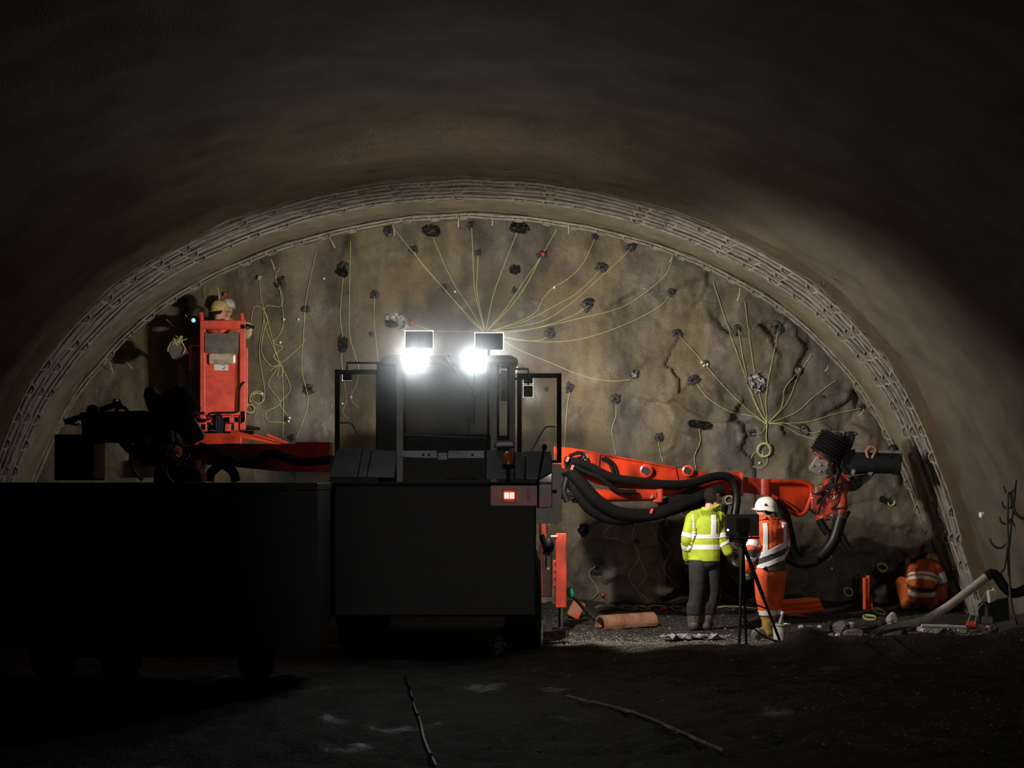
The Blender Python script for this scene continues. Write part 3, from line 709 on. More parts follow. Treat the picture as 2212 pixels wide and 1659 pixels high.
# rotation head with drum and feed, shared by both sides through a placing function Q(x, y, extra depth)
def head(Q, s, lit):
    red, blk, stl = ('dirty_red', 'black_steel', 'steel')
    A = lambda x, y, r, dd=0, n=18: None
    def tube(name, a, b_, r, m, par, n=18): return MB().cyl(Q(*a), Q(*b_), r * s, n).build(name, m, par, smooth=True)
    body = MB(); body.prism([Q(x, y, .0) for x, y in ((1752, 1075), (1765, 1060), (1800, 1062), (1830, 1068), (1832, 1100), (1815, 1118), (1770, 1114), (1752, 1100))], (0, .28, 0))
    ho = body.build('rotation_head', red, RIG, bevel=.015, label='red and black drill rotation head')
    tube('swivel_cylinder', (1817, 1052, -.06), (1817, 1122, -.06), .075, red, ho)
    tube('swivel_cylinder', (1768, 1052, .0), (1768, 1066, .0), .10, red, ho)
    tube('swivel_cylinder', (1778, 1112, .0), (1778, 1124, .0), .10, red, ho)
    for x, y in ((1797, 1093), (1817, 1080)): MB().lathe([(.05 * s, 0), (.05 * s, .03), (.03 * s, .035)], Q(x, y, -.02 - (.08 if x > 1810 else 0)), (0, -1, 0), 16).build('bolt_boss', red, ho)
    ax = (Q(1830, 1010, 0) - Q(1800, 1062, 0)).normalized()
    MB().lathe([(.13 * s, 0), (.175 * s, .03), (.175 * s, .14 * s), (.14 * s, .2 * s)], Q(1799, 1064, .1), ax, 22).build('slew_ring', red, ho, smooth=True)
    MB().prism([Q(x, y, .0) for x, y in ((1820, 1021), (1838, 1035), (1832, 1044), (1814, 1028))], (0, .2, 0)).build('slew_cover', red, ho)
    pts = ((1767, 1026), (1771, 1011), (1783, 984), (1808, 990), (1822, 1004), (1790, 1030))
    plt = MB().prism([Q(x, y, -.10) for x, y in ((1748, 1010), (1764, 984), (1790, 997), (1793, 1006), (1777, 1026), (1770, 1028), (1750, 1017))], (0, .08, 0)).build('end_plate', stl, ho, bevel=.01, label='bolted grey end plate')
    for x, y in ((1767, 989), (1785, 1003), (1755, 1006), (1770, 1018), (1771, 1004)): MB().cyl(Q(x, y, -.13), Q(x, y, -.09), .015 * s, 8).build('bolt', 'steel', ho)
    MB().prism([Q(x, y, -.05) for x, y in ((1756, 976), (1766, 976), (1800, 1000), (1796, 1008))], (0, .05, 0)).build('end_bracket', 'red_plastic', ho)
    # ribbed hose drum
    a0, a1 = Q(1781, 985, .05), Q(1806, 944, .05)
    n = 7
    for k in range(n):
        c0 = a0.lerp(a1, k / n); c1 = a0.lerp(a1, (k + .8) / n)
        MB().tube([c0, c0.lerp(c1, .5), c1], [.20 * s, .225 * s, .20 * s], 22).build('drum_rib', blk, ho, smooth=True)
    tube('drum_core', (1778, 990, .05), (1808, 941, .05), .17, blk, ho, 20)
    MB().prism([Q(x, y, -.02) for x, y in ((1800, 945), (1815, 948), (1828, 940), (1832, 931), (1845, 932), (1848, 945), (1842, 965), (1826, 985), (1805, 985))], (0, .2, 0)).build('hose_guide', blk, ho, bevel=.02)
    # feed rail end, rock drill body
    MB().prism([Q(x, y, .05) for x, y in ((1800, 1000), (1835, 972), (1850, 970), (1945, 975), (1948, 1000), (1940, 1022), (1870, 1024), (1800, 1026))], (0, .5, 0)).build('feed_rail', blk, ho, bevel=.02)
    tube('rock_drill', (1845, 1003, -.02), (1930, 1004, .0), .12, blk, ho)
    tube('rock_drill', (1930, 1004, .0), (1942, 1004, .0), .135, blk, ho)
    tube('guide_rod', (1848, 974, -.05), (1950, 977, -.05), .025, 'steel', ho, 10)
    MB().tube(cr([Q(*p_, -.06) for p_ in ((1948, 976), (1946, 1000), (1938, 1022), (1925, 1024))], 5), .012 * s, 8).build('guard_rail', blk, ho)
    MB().ball(Q(1930, 971, 0), .07 * s).build('sheave', blk, ho, smooth=True)
    MB().tube(cr([Q(*p_, -.08) for p_ in ((1875, 990), (1872, 975), (1880, 965), (1892, 970), (1886, 985), (1878, 1000))], 5), .02 * s, 8).build('hose', 'rust', ho, smooth=True)
    for x, y in ((1842, 1020), (1880, 1021)): MB().box(Q(x, y, -.05), (.05 * s, .05, .07 * s), Matrix.Rotation(.5, 3, 'Y')).build('clamp', stl, ho)
    MB().prism([Q(x, y, .05) for x, y in ((1832, 1044), (1845, 1030), (1890, 1022), (1880, 1035), (1850, 1060), (1838, 1062))], (0, .2, 0)).build('feed_bracket', blk, ho)
    rnd = random.Random(4)
    for k in range(14):
        x, y = rnd.uniform(1758, 1838), rnd.uniform(1046, 1116); a = Q(x, y, -.03); v = Vector((rnd.uniform(-1, 1), rnd.uniform(-.8, 0), rnd.uniform(-1, 1))).normalized()
        MB().lathe([(.022 * s, 0), (.022 * s, .05), (.03 * s, .05), (.03 * s, .08), (.012 * s, .085), (.012 * s, .13)], a, v, 8).build('hydraulic_fitting', rnd.choice([red, blk, stl]), ho)
    for k in range(6):
        p0 = Q(rnd.uniform(1760, 1830), rnd.uniform(1050, 1112), -.10); p1 = Q(rnd.uniform(1790, 1860), rnd.uniform(985, 1050), -.12)
        MB().tube(cr([p0, p0.lerp(p1, .4) + Vector((rnd.uniform(-.1, .1), -.12, rnd.uniform(-.1, .05))), p0.lerp(p1, .75) + Vector((0, -.1, rnd.uniform(-.08, .08))), p1], 6), .014 * s, 6).build('hose', blk, ho, smooth=True)
    return ho
h1 = head(lambda x, y, dd: P(x, y, 20.9 + dd), 1.0, True)
hq = lambda x: 20.75
hose('hose', [(1672, 1085), (1690, 1105), (1702, 1150), (1712, 1190), (1735, 1212), (1770, 1203), (1800, 1168), (1816, 1118)], hq, .085, h1)
hose('hose', [(1662, 1082), (1684, 1110), (1690, 1150), (1700, 1200), (1730, 1216), (1765, 1212)], lambda x: 20.65, .07, h1)
hose('hose', [(1770, 1122), (1778, 1138), (1788, 1152)], hq, .055, h1)
hose('hose', [(1805, 1120), (1812, 1145), (1826, 1175), (1838, 1190)], hq, .05, h1)
# left boom and head: nearer than the lamps, hence dark
ld = lambda x: 17.5 - (715 - x) * .0026
LB = MB().prism(pl([(712, 958), (600, 959), (500, 958), (420, 960), (395, 964), (300, 962), (284, 966), (278, 1000), (400, 1000), (440, 1003), (520, 1010), (600, 1018), (712, 1020)], ld), (0, .28, 0)).build('boom', 'red_paint', RIG, bevel=.012, label='red boom below the basket')
MB().prism(pl([(640, 955), (712, 955), (712, 959), (640, 959)], lambda x: ld(x) - .02), (0, .32, 0)).build('edge_flange', 'red_paint', LB)
MB().cyl(P(374, 962, ld(374) - .03), P(374, 998, ld(374) - .03), .075, 16).build('swivel_post', 'red_paint', LB, smooth=True)
MB().tube(cr(pl([(345, 960), (300, 960), (284, 972), (284, 1000), (292, 1022), (308, 1036)], lambda x: ld(x) - .02), 5), .02, 8).build('fork_rim', 'red_paint', LB, smooth=True)
hose('hose', [(715, 992), (660, 998), (620, 990), (585, 980), (555, 996), (520, 998), (470, 978), (430, 964)], lambda x: ld(x) - .1, .05, LB)
hose('hose', [(452, 1040), (456, 1022), (478, 1004), (502, 1018), (510, 1040)], lambda x: ld(x) - .05, .05, LB)
h2 = head(lambda x, y, dd: P(372 - 1.32 * (x - 1800), 880 + 1.30 * (y - 965), 16.0 + dd), .95, False)
MB().pbox(116, 938, 200, 1038, 15.95, .5).build('feed_box', 'black_steel', h2, bevel=.02)
MB().cyl(P(140, 912, 16.4), P(262, 870, 16.4), .03, 10).build('drill_rod', 'black_steel', h2, smooth=True)
# dark steps standing along the left flank
for pts in ([(500, 928), (606, 957), (606, 962), (496, 940)], [(548, 937), (612, 956), (604, 958), (546, 942)], [(578, 936), (626, 957), (618, 958), (576, 941)]):
    MB().prism(pl(pts, 20.2), (0, .08, 0)).build('rail_beam', 'red_paint', RIG)

# ---- man basket
KD = 21.8
BK = MB()
for a in ((432, 692, 530, 711), (432, 708, 443, 905), (518, 700, 530, 928), (432, 888, 530, 897)): BK.pbox(*a, KD, .07)
BK = BK.build('basket', 'lit_red_paint', RIG, bevel=.008, label='bright red lifting basket frame')
MB().prism(pl([(444, 762), (508, 762), (506, 892), (441, 890)], KD + .03), (0, .03, 0)).build('back_panel', 'lit_red_paint', BK)
MB().prism([P(508, 720, KD + .03), P(519, 720, KD + .14), P(517, 892, KD + .14), P(506, 892, KD + .03)], (0, .02, 0)).build('side_flange', 'red_paint', BK)
MB().prism([P(432, 760, KD + .12), P(444, 760, KD + .03), P(441, 890, KD + .03), P(432, 890, KD + .12)], (0, .02, 0)).build('side_flange', 'red_paint', BK)
mt = MB(); n = 14
top = [(443 + 73 * i / n, 717 + 4 * math.sin(i * .9) + (4 if 3 < i < 8 else 0)) for i in range(n + 1)]
mt.prism(pl(top + [(514, 765), (443, 761)], KD - .02), (0, .03, 0)); mt.build('rubber_mat', 'rubber_mat', BK, label='worn grey rubber mat hung over the basket')
b = MB(); b.pbox(450, 763, 509, 787, KD - .04, .07); b.build('seat_pad', 'pad', BK, bevel=.03, label='shiny worn pad')
s_ = MB().pbox(462, 786, 493, 800, KD + .018, .008).build('name_plate', 'sign', BK, label='scuffed white plate')
MB().tube(cr(pl([(478, 790), (484, 789), (486, 794), (480, 796), (485, 798)], KD + .016), 3), .004, 4).build('scrawl', 'print', BK)
for x, y in ((436, 683), (524, 686)):
    MB().cyl(P(x - 2, y - 8, KD + .1), P(x, y + 10, KD + .1), .035, 12).build('corner_cap', 'red_plastic', BK, smooth=True)
r = MB()
r.tube(pl([(533, 751), (533, 880)], KD + .3), .02, 8); r.tube(pl([(520, 752), (536, 752)], KD + .3), .02, 8); r.tube(pl([(520, 820), (534, 822)], KD + .3), .018, 8)
r.build('side_rail', 'lit_red_paint', BK, smooth=True)
r = MB(); r.tube(pl([(412, 750), (412, 800)], KD + .3), .02, 8); r.tube(pl([(410, 748), (430, 748)], KD + .3), .018, 8); r.build('side_rail', 'lit_red_paint', BK, smooth=True)
MB().tube(pl([(424, 760), (418, 800)], KD + .25), .015, 8).build('gas_strut', 'steel', BK, smooth=True)
lo = MB()
for a in ((423, 898, 445, 930), (505, 892, 520, 930), (420, 900, 516, 913), (433, 915, 446, 932), (481, 897, 497, 913), (486, 915, 498, 932)): lo.pbox(*a, KD + .05, .10)
lo.build('mast_head', 'lit_red_paint', BK, bevel=.008)
MB().prism(pl([(518, 888), (531, 886), (531, 910), (518, 918)], KD), (0, .1, 0)).build('bracket', 'lit_red_paint', BK, bevel=.01)
MB().pbox(412, 936, 522, 962, KD - .3, .4).build('basket_boom', 'red_paint', RIG, bevel=.01)
for k in range(7):
    hose('cable', [(470 + k, 893), (468 + 2 * k, 905), (466 + 2.4 * k, 922), (472 + k, 948), (462 + 4 * k, 965)], KD - .06 - .01 * (k % 3), .014, BK, ['black', 'blue_cable', 'black'][k % 3], 6)
hose('cable', [(424, 888), (436, 908), (455, 903), (456, 892), (510, 890), (516, 880), (518, 840), (528, 824)], KD - .04, .012, BK, 'black', 6)
hose('cable', [(402, 886), (410, 900), (420, 908)], KD - .02, .02, BK, 'steel', 6)
MB().prism([P(425, 918, KD + .1), P(535, 918, KD + .1), P(535, 918, KD + .1) + Vector((0, 1.1, 0)), P(425, 918, KD + .1) + Vector((0, 1.1, 0))], (0, 0, -.04)).build('basket_floor', 'black_steel', BK)
# grey box with a tangle of yellow wire hung on the basket's left arm
gb = MB().box(P(383, 756, KD + .1), (.21, .2, .20), Matrix.Rotation(math.radians(-28), 3, 'Y')).build('side_tray', 'rubber_mat', BK, bevel=.01, label='tilted grey tray with yellow wire tangle')
t_ = MB(); rnd = random.Random(9)
for k in range(9):
    c = P(386 + rnd.uniform(-7, 8), 737 + rnd.uniform(-4, 3), KD - .02)
    t_.tube(cr([c + Vector((rnd.uniform(-.06, .06), rnd.uniform(-.05, .05), rnd.uniform(-.05, .06))) for _ in range(5)], 4), .007, 5)
t_.tube(cr(pl([(388, 738), (372, 738), (364, 750), (362, 760)], KD - .03), 4), .007, 5)
t_.tube(cr(pl([(392, 740), (400, 752), (396, 764)], KD - .04), 4), .007, 5)
t_.build('wire_tangle', 'yellow_wire', BK)
MB().tube(pl([(394, 752), (412, 770)], KD + .3), .02, 8).build('tray_arm', 'black_steel', BK)
cw = MB()
for k in range(5): cw.tube([P(533, 706, KD + .15) + Vector((math.cos(a) * .07, math.sin(a * 1.0) * .03, math.sin(a) * (.06 + .01 * k) - .015 * k)) for a in np.linspace(0, 6.0, 16)], .008, 5)
cw.build('wire_coil', 'yellow_wire', BK, smooth=True)
MB().cyl(P(530, 701, KD + .1), P(549, 708, KD + .1), .02, 8).build('torch', 'black', BK)
# small lamp shining far back on the left
hl = MB().cyl(P(418, 692, 22.4), P(417, 692, 22.6), .04, 14).build('spot_lamp', 'black_steel', RIG, smooth=True)
MB().cyl(P(418, 692, 22.38), P(418, 692, 22.40), .030, 14).build('lens', 'head_lamp', hl, label='small blue-white lamp lens')
MB().tube(pl([(418, 694), (424, 712), (434, 716)], 22.45), .015, 6).build('bracket', 'black_steel', hl)

# ---- flat-topped trailer standing in the dark beside the rig
TR = thing('flat_trailer', Vector((-3.8, 14.8, 0)), 'black flat-topped trailer standing in darkness beside the drilling rig', 'trailer')
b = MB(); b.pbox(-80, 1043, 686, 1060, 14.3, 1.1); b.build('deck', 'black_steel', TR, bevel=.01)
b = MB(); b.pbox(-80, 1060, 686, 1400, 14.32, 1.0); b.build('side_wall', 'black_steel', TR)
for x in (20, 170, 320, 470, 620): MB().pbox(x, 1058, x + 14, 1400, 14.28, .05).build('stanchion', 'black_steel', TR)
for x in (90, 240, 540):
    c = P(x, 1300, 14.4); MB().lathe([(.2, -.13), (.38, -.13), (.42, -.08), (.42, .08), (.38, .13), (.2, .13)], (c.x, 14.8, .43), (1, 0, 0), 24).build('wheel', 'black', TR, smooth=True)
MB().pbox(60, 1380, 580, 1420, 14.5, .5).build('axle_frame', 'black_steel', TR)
# ------------------------------------------------------------------ people
def capsule(mb, p0, p1, r0, r1, side=None, flat=1.0, n=16):
    """tapered limb piece with round ends; its width runs along side, its depth is flat times the width"""
    p0 = Vector(p0); p1 = Vector(p1); ax = (p1 - p0); L = ax.length; ax = ax.normalized() if L > 1e-6 else Vector((0, 0, 1))
    s = Vector(side) if side is not None else ax.orthogonal()
    s = s - ax * s.dot(ax); s = s.normalized() if s.length > 1e-4 else ax.orthogonal().normalized()
    q = ax.cross(s)
    rings = [(p0 - ax * r0 * flat * math.sin(a), r0 * math.cos(a)) for a in (1.45, 1.1, .75, .35)] + [(p0, r0), (p0.lerp(p1, .5), (r0 + r1) / 2), (p1, r1)] + [(p1 + ax * r1 * flat * math.sin(a), r1 * math.cos(a)) for a in (.35, .75, 1.1, 1.45)]
    v = [c + (s * math.cos(2 * math.pi * k / n) + q * flat * math.sin(2 * math.pi * k / n)) * r for c, r in rings for k in range(n)]
    m = len(rings)
    f = [(i * n + k, i * n + (k + 1) % n, (i + 1) * n + (k + 1) % n, (i + 1) * n + k) for i in range(m - 1) for k in range(n)]
    f += [tuple(range(n - 1, -1, -1)), tuple(range((m - 1) * n, m * n))]
    mb.add(v, f)

def remesh(mb, vox, it=6):
    me = bpy.data.meshes.new('tmp'); me.from_pydata(mb.v, [], mb.f)
    bm = bmesh.new(); bm.from_mesh(me); bmesh.ops.recalc_face_normals(bm, faces=bm.faces); bm.to_mesh(me); bm.free()
    o = bpy.data.objects.new('tmp', me); COL.objects.link(o)
    r = o.modifiers.new('r', 'REMESH'); r.mode = 'VOXEL'; r.voxel_size = vox
    if it: s = o.modifiers.new('s', 'SMOOTH'); s.factor = .5; s.iterations = it
    dg = bpy.context.evaluated_depsgraph_get(); dg.update()
    out = bpy.data.meshes.new_from_object(o.evaluated_get(dg))
    bpy.data.objects.remove(o); bpy.data.meshes.remove(me)
    return out

class Person:
    def __init__(s, base, label, cat='person', group=None):
        s.base = Vector(base); s.label = label; s.mb = MB(); s.bones = []; s.cat = cat; s.group = group
    def limb(s, bone, a, b, ra, rb, side=None, flat=1.0):
        capsule(s.mb, a, b, ra, rb, side, flat); s.bones.append((bone, Vector(a), Vector(b), max(ra, rb)))
    def head(s, c, fwd, up=(0, 0, 1), k=1.0):
        """c: centre of the head; adds skull, jaw, nose, ears"""
        f = Vector(fwd).normalized(); u = Vector(up); u = (u - f * u.dot(f)).normalized(); r = f.cross(u)
        s.hc, s.hf, s.hu, s.hr, s.hk = Vector(c), f, u, r, k
        R = Matrix((r, f, u)).transposed()
        c = s.hc
        s.mb.ball(c + u * .035 * k - f * .012 * k, (.076 * k, .096 * k, .088 * k), 20, 14, R)
        s.mb.ball(c + f * .025 * k - u * .03 * k, (.062 * k, .068 * k, .088 * k), 18, 12, R)
        s.mb.ball(c + f * .062 * k - u * .092 * k, (.032 * k, .028 * k, .026 * k), 12, 8, R)
        s.mb.ball(c + f * .072 * k + u * .032 * k, (.05 * k, .02 * k, .016 * k), 12, 8, R)
        capsule(s.mb, c + f * .086 * k + u * .02 * k, c + f * .108 * k - u * .018 * k, .011 * k, .016 * k)
        capsule(s.mb, c + f * .088 * k - u * .052 * k - r * .018 * k, c + f * .088 * k - u * .052 * k + r * .018 * k, .011 * k, .011 * k)
        for e in (-1, 1):
            s.mb.ball(c + r * e * .078 * k - u * .004 * k - f * .012 * k, (.012 * k, .022 * k, .033 * k), 12, 8, R)
        s.bones.append(('head', c - u * .05 * k, c + u * .06 * k, .1 * k))
    def finish(s, vox=.0125, it=5):
        s.me = remesh(s.mb, vox, it)
        s.o = bpy.data.objects.new('person', s.me.copy()); COL.objects.link(s.o)
        s.o.data.transform(Matrix.Translation(-s.base)); s.o.location = s.base; ROOT[s.o.name] = s.base
        s.o.data.materials.clear(); s.o.data.materials.append(M['skin'])
        s.o.data.polygons.foreach_set('use_smooth', [True] * len(s.o.data.polygons))
        tag(s.o, s.label, s.cat, s.group)
        bm = bmesh.new(); bm.from_mesh(s.me); s.bvh = BVHTree.FromBMesh(bm); bm.free()
        return s.o
    def bone_of(s, p):
        best = None; bd = 1e9
        for nm, a, b, r in s.bones:
            ab = b - a; t = max(0, min(1, (p - a).dot(ab) / max(ab.length_squared, 1e-9))); d = (p - (a + ab * t)).length - r
            if d < bd: bd = d; best = nm
        return best
    def shell(s, name, m, bones, off, cuts=(), fn=None, thick=.004, label=None, smooth_it=0):
        """clothing: the body's surface on the given bones, cut by planes (point, normal kept side), pushed outward"""
        bm = bmesh.new(); bm.from_mesh(s.me); bm.normal_update()
        dele = [f for f in bm.faces if s.bone_of(f.calc_center_median()) not in bones]
        bmesh.ops.delete(bm, geom=dele, context='FACES')
        nrm = None
        for p, n in cuts:
            bmesh.ops.bisect_plane(bm, geom=bm.verts[:] + bm.edges[:] + bm.faces[:], plane_co=Vector(p), plane_no=-Vector(n), clear_outer=True)
        if fn:
            dele = [f for f in bm.faces if not fn(f.calc_center_median())]
            bmesh.ops.delete(bm, geom=dele, context='FACES')
        if not bm.faces: bm.free(); return None
        bm.normal_update()
        for v in bm.verts: v.co += v.normal * off
        me = bpy.data.meshes.new(name); bm.to_mesh(me); bm.free()
        me.transform(Matrix.Translation(-s.base)); me.materials.clear(); me.materials.append(M[m])
        me.polygons.foreach_set('use_smooth', [True] * len(me.polygons))
        o = bpy.data.objects.new(name, me); COL.objects.link(o); o.parent = s.o
        so = o.modifiers.new('thick', 'SOLIDIFY'); so.thickness = off + thick; so.offset = -1
        return tag(o, label)
    def part(s, mb, name, m, smooth=True, label=None, vox=None, it=3):
        if vox:
            me = remesh(mb, vox, it); me.transform(Matrix.Translation(-s.base)); me.materials.clear()
            return link(name, me, m, s.o, None, label, smooth=True)
        return mb.build(name, m, s.o, smooth=smooth, label=label)
    def face_bits(s):
        c, f, u, r, k = s.hc, s.hf, s.hu, s.hr, s.hk
        for e in (-1, 1):
            s.part(MB().ball(c + f * .079 * k + r * e * .031 * k + u * .012 * k, .0125 * k, 12, 8), 'eye', 'white_clip')
            s.part(MB().ball(c + f * .0885 * k + r * e * .031 * k + u * .012 * k, .006 * k, 8, 6), 'pupil', 'hair')
            s.part(MB().tube([c + f * .088 * k + r * e * .05 * k + u * .028 * k, c + f * .094 * k + r * e * .03 * k + u * .034 * k, c + f * .093 * k + r * e * .014 * k + u * .03 * k], .005 * k, 6), 'eyebrow', 'hair')
        s.part(MB().tube([c + f * .094 * k - u * .053 * k + r * t * .024 * k - f * abs(t) * .008 for t in (-1, -.5, 0, .5, 1)], .006 * k, 6), 'lips', mat('lips', (.42, .14, .11), .5))
    def hair(s, low=-.01, off=.008):
        c, f, u, k = s.hc, s.hf, s.hu, s.hk
        s.shell('hair', 'hair', ('head', 'neck'), off, fn=lambda p: ((p - c).dot(u) > .066 * k and (p - c).dot(f) < .075) or ((p - c).dot(f) < -.012 and (p - c).dot(u) > -.06 * k))
    def helmet(s, m, label, tilt=0.0):
        c, f, u, r, k = s.hc, s.hf, s.hu, s.hr, s.hk
        o = helmet_mesh(c + u * .030 * k, f, u, k).build('helmet', m, s.o, smooth=True, label=label)
        return o

def helmet_mesh(c, f, u, k=1.0):
    f = f.normalized(); u = (u - f * u.dot(f)).normalized(); r = f.cross(u); mb = MB(); n = 32; rows = []
    for i in range(11):
        th = math.pi / 2 * i / 10
        h = math.sin(th); w = math.cos(th) ** .8 if i < 10 else .001
        ring = []
        for q in range(n):
            a = 2 * math.pi * q / n; x, y = math.cos(a), math.sin(a)
            ridge = 1 + .03 * max(0, 1 - abs(x) * 6) * (1 if i > 2 else 0)
            ring.append(c + (r * x * .104 * w + f * (y * .132 - .006) * w) * k + u * (h * .118 * ridge) * k)
        rows.append(ring)
    def rim(out, dz):
        ring = []
        for q in range(n):
            a = 2 * math.pi * q / n; x, y = math.cos(a), math.sin(a); fr = max(0, y) ** 3
            ring.append(c + (r * x * (.104 + out * .5) + f * (y * (.132 + out * (.5 + 2.6 * fr)) - .006)) * k + u * (dz - .012 * (1 - fr) - .03 * (y < -.2) * abs(y)) * k)
        return ring
    rows = [rim(.010, -.024), rim(.016, -.014), rim(.004, -.004)] + rows
    v = [p for rg in rows for p in rg]; m_ = len(rows)
    fc = [(i * n + q, i * n + (q + 1) % n, (i + 1) * n + (q + 1) % n, (i + 1) * n + q) for i in range(m_ - 1) for q in range(n)] + [tuple(range((m_ - 1) * n, m_ * n)), tuple(range(n - 1, -1, -1))]
    mb.add(v, fc); return mb

def hand_mesh(wrist, d, palm_n, thumb, curl=.5, k=1.0):
    """palm, four unequal bent fingers, thumb from the side of the palm; palm_n points out of the palm"""
    mb = MB(); d = Vector(d).normalized(); pn = Vector(palm_n); pn = (pn - d * pn.dot(d)).normalized(); sd = d.cross(pn)
    if sd.dot(Vector(thumb)) < 0: sd = -sd
    w_ = Vector(wrist)
    capsule(mb, w_, w_ + d * .03 * k, .030 * k, .034 * k, sd, .65)
    capsule(mb, w_ + d * .03 * k, w_ + d * .082 * k, .040 * k, .043 * k, sd, .42)
    for i, (o, L) in enumerate(((.031, .072), (.011, .082), (-.010, .076), (-.030, .060))):
        b0 = w_ + d * .085 * k + sd * o * k; ang = curl * (.8 + .1 * i)
        d1 = d * math.cos(ang) + pn * math.sin(ang); b1 = b0 + d1 * L * .5 * k
        d2 = d * math.cos(ang * 2.1) + pn * math.sin(ang * 2.1); b2 = b1 + d2 * L * .5 * k
        capsule(mb, b0, b1, .0100 * k, .0095 * k, n=10); capsule(mb, b1, b2, .0095 * k, .0080 * k, n=10)
    t0 = w_ + d * .03 * k + sd * .032 * k; t1 = t0 + (d * .6 + sd * .8 + pn * .3).normalized() * .042 * k; t2 = t1 + (d * .9 + sd * .2 + pn * .5).normalized() * .034 * k
    capsule(mb, t0, t1, .014 * k, .012 * k, n=10); capsule(mb, t1, t2, .012 * k, .009 * k, n=10)
    return mb

# ---- man in the yellow jacket
d0 = 19.66
J = lambda x, y, dd=0.0: P(x, y, d0 + dd)
zf = GZf(P(1520, 1360, d0).x, d0)
side = Vector((.93, .36, 0)).normalized(); fw = Vector((.36, .93, 0)).normalized().cross(Vector((0, 0, 1))); fw = Vector((-.36 * -1, .93, 0)).normalized()
side = Vector((fw.y, -fw.x, 0))
A = Person(Vector((J(1522, 1300).x, d0, zf)), 'man in yellow high-visibility jacket and black trousers, bareheaded, holding a white helmet')
hfw = Vector((.94, .32, -.10))
A.limb('torso', J(1521, 1200), J(1521, 1165), .175, .180, side, .66)
A.limb('torso', J(1521, 1165), J(1523, 1132), .180, .190, side, .62)
A.limb('torso', J(1523, 1132), J(1525, 1118), .190, .150, side, .58)
A.limb('torso', J(1500, 1120), J(1551, 1118, .05), .075, .075)
A.limb('neck', J(1527, 1112), J(1534, 1090, .0), .062, .056)
A.head(J(1540, 1077, .0), hfw, k=1.08)
A.limb('l_arm', J(1496, 1121), J(1484, 1166, -.02), .072, .058); A.limb('l_fore', J(1484, 1166, -.02), J(1486, 1204, .16), .057, .045)
A.limb('r_arm', J(1550, 1121, .03), J(1559, 1166, -.04), .074, .060); A.limb('r_fore', J(1559, 1166, -.04), J(1573, 1191, -.06), .060, .048)
A.limb('hips', J(1521, 1212), J(1521, 1203), .17, .172, side, .68)
A.limb('l_leg', J(1508, 1220, -.03), J(1506, 1278, -.05), .098, .076); A.limb('l_leg', J(1506, 1278, -.05), J(1498, 1338, -.06), .074, .066)
A.limb('r_leg', J(1537, 1220, .03), J(1540, 1278, .06), .100, .078); A.limb('r_leg', J(1540, 1278, .06), J(1526, 1338, .02), .076, .068)
ft = Vector((.30, .80, 0)).normalized()
for nm, x, dd in (('l_boot', 1498, -.06), ('r_boot', 1525, .02)):
    a = J(x, 1340, dd); a.z = zf + .30; A.limb(nm, a, Vector((a.x, a.y, zf + .09)), .070, .060)
    h = Vector((a.x, a.y, zf + .055)) - ft * .03; A.limb(nm, h, h + ft * .20, .052, .046, Vector((ft.y, -ft.x, 0)), .95)
A.finish()
jb = ('torso', 'hips', 'l_arm', 'l_fore', 'r_arm', 'r_fore'); arms = ('l_arm', 'l_fore', 'r_arm', 'r_fore')
zz = lambda y: P(0, y, d0).z
def cutz(y0, y1): return [((0, 0, zz(y0)), (0, 0, -1)), ((0, 0, zz(y1)), (0, 0, 1))]
A.shell('trousers', 'black_cloth', ('hips', 'l_leg', 'r_leg', 'torso', 'l_boot', 'r_boot'), .022, [((0, 0, zz(1195)), (0, 0, -1)), ((0, 0, zf + .20), (0, 0, 1))])
A.shell('jacket', 'hivis_yellow', ('torso', 'hips', 'neck'), .030, [((0, 0, zz(1211)), (0, 0, 1)), (J(1532, 1099), (-.25, 0, -.95))], label='yellow high-visibility jacket')
A.shell('sleeve', 'hivis_yellow', ('l_arm', 'l_fore'), .020); A.shell('sleeve', 'hivis_yellow', ('r_arm', 'r_fore'), .020)
for y0, y1 in ((1154, 1163), (1176, 1186)):
    A.shell('reflective_band', 'reflect', ('torso', 'hips'), .034, cutz(y0, y1), label='silver reflective band')
def armband(pp, bn, a, b, t0, t1, off, m):
    a, b = Vector(a), Vector(b); ax = (b - a).normalized()
    pp.shell('reflective_band', m, bn, off, [(a.lerp(b, t0), ax), (a.lerp(b, t1), -ax)], label='silver reflective band')
armband(A, ('l_arm',), J(1496, 1121), J(1484, 1166, -.02), .70, .90, .025, 'reflect'); armband(A, ('l_fore',), J(1484, 1166, -.02), J(1486, 1204, .16), .20, .42, .025, 'reflect')
armband(A, ('r_arm',), J(1550, 1121, .03), J(1559, 1166, -.04), .74, .96, .025, 'reflect'); armband(A, ('r_fore',), J(1559, 1166, -.04), J(1573, 1191, -.06), .12, .48, .025, 'reflect')
for xm in (1492, 1538):
    A.shell('shoulder_band', 'reflect', ('torso',), .034, [((P(xm - 5, 0, d0).x, 0, 0), (1, 0, 0)), ((P(xm + 5, 0, d0).x, 0, 0), (-1, 0, 0)), ((0, 0, zz(1155)), (0, 0, 1)), ((0, 0, zz(1114)), (0, 0, -1))], label='silver reflective shoulder band')
A.shell('collar', 'hivis_yellow', ('neck', 'torso', 'head'), .030, [(J(1531, 1098), Vector((.45, 0, -.9)).normalized()), (J(1528, 1116), (0, 0, 1))], fn=lambda p: abs(p.x - J(1531, 0).x) < .12, label='raised jacket collar')
for e in 'lr': A.shell('boot', 'boot', (e + '_boot', e + '_leg'), .014, [((0, 0, zf + .235), (0, 0, -1))], label='muddy work boot')
A.hair(); A.face_bits()
gl = MB(); c, f, u, r, k = A.hc, A.hf, A.hu, A.hr, A.hk
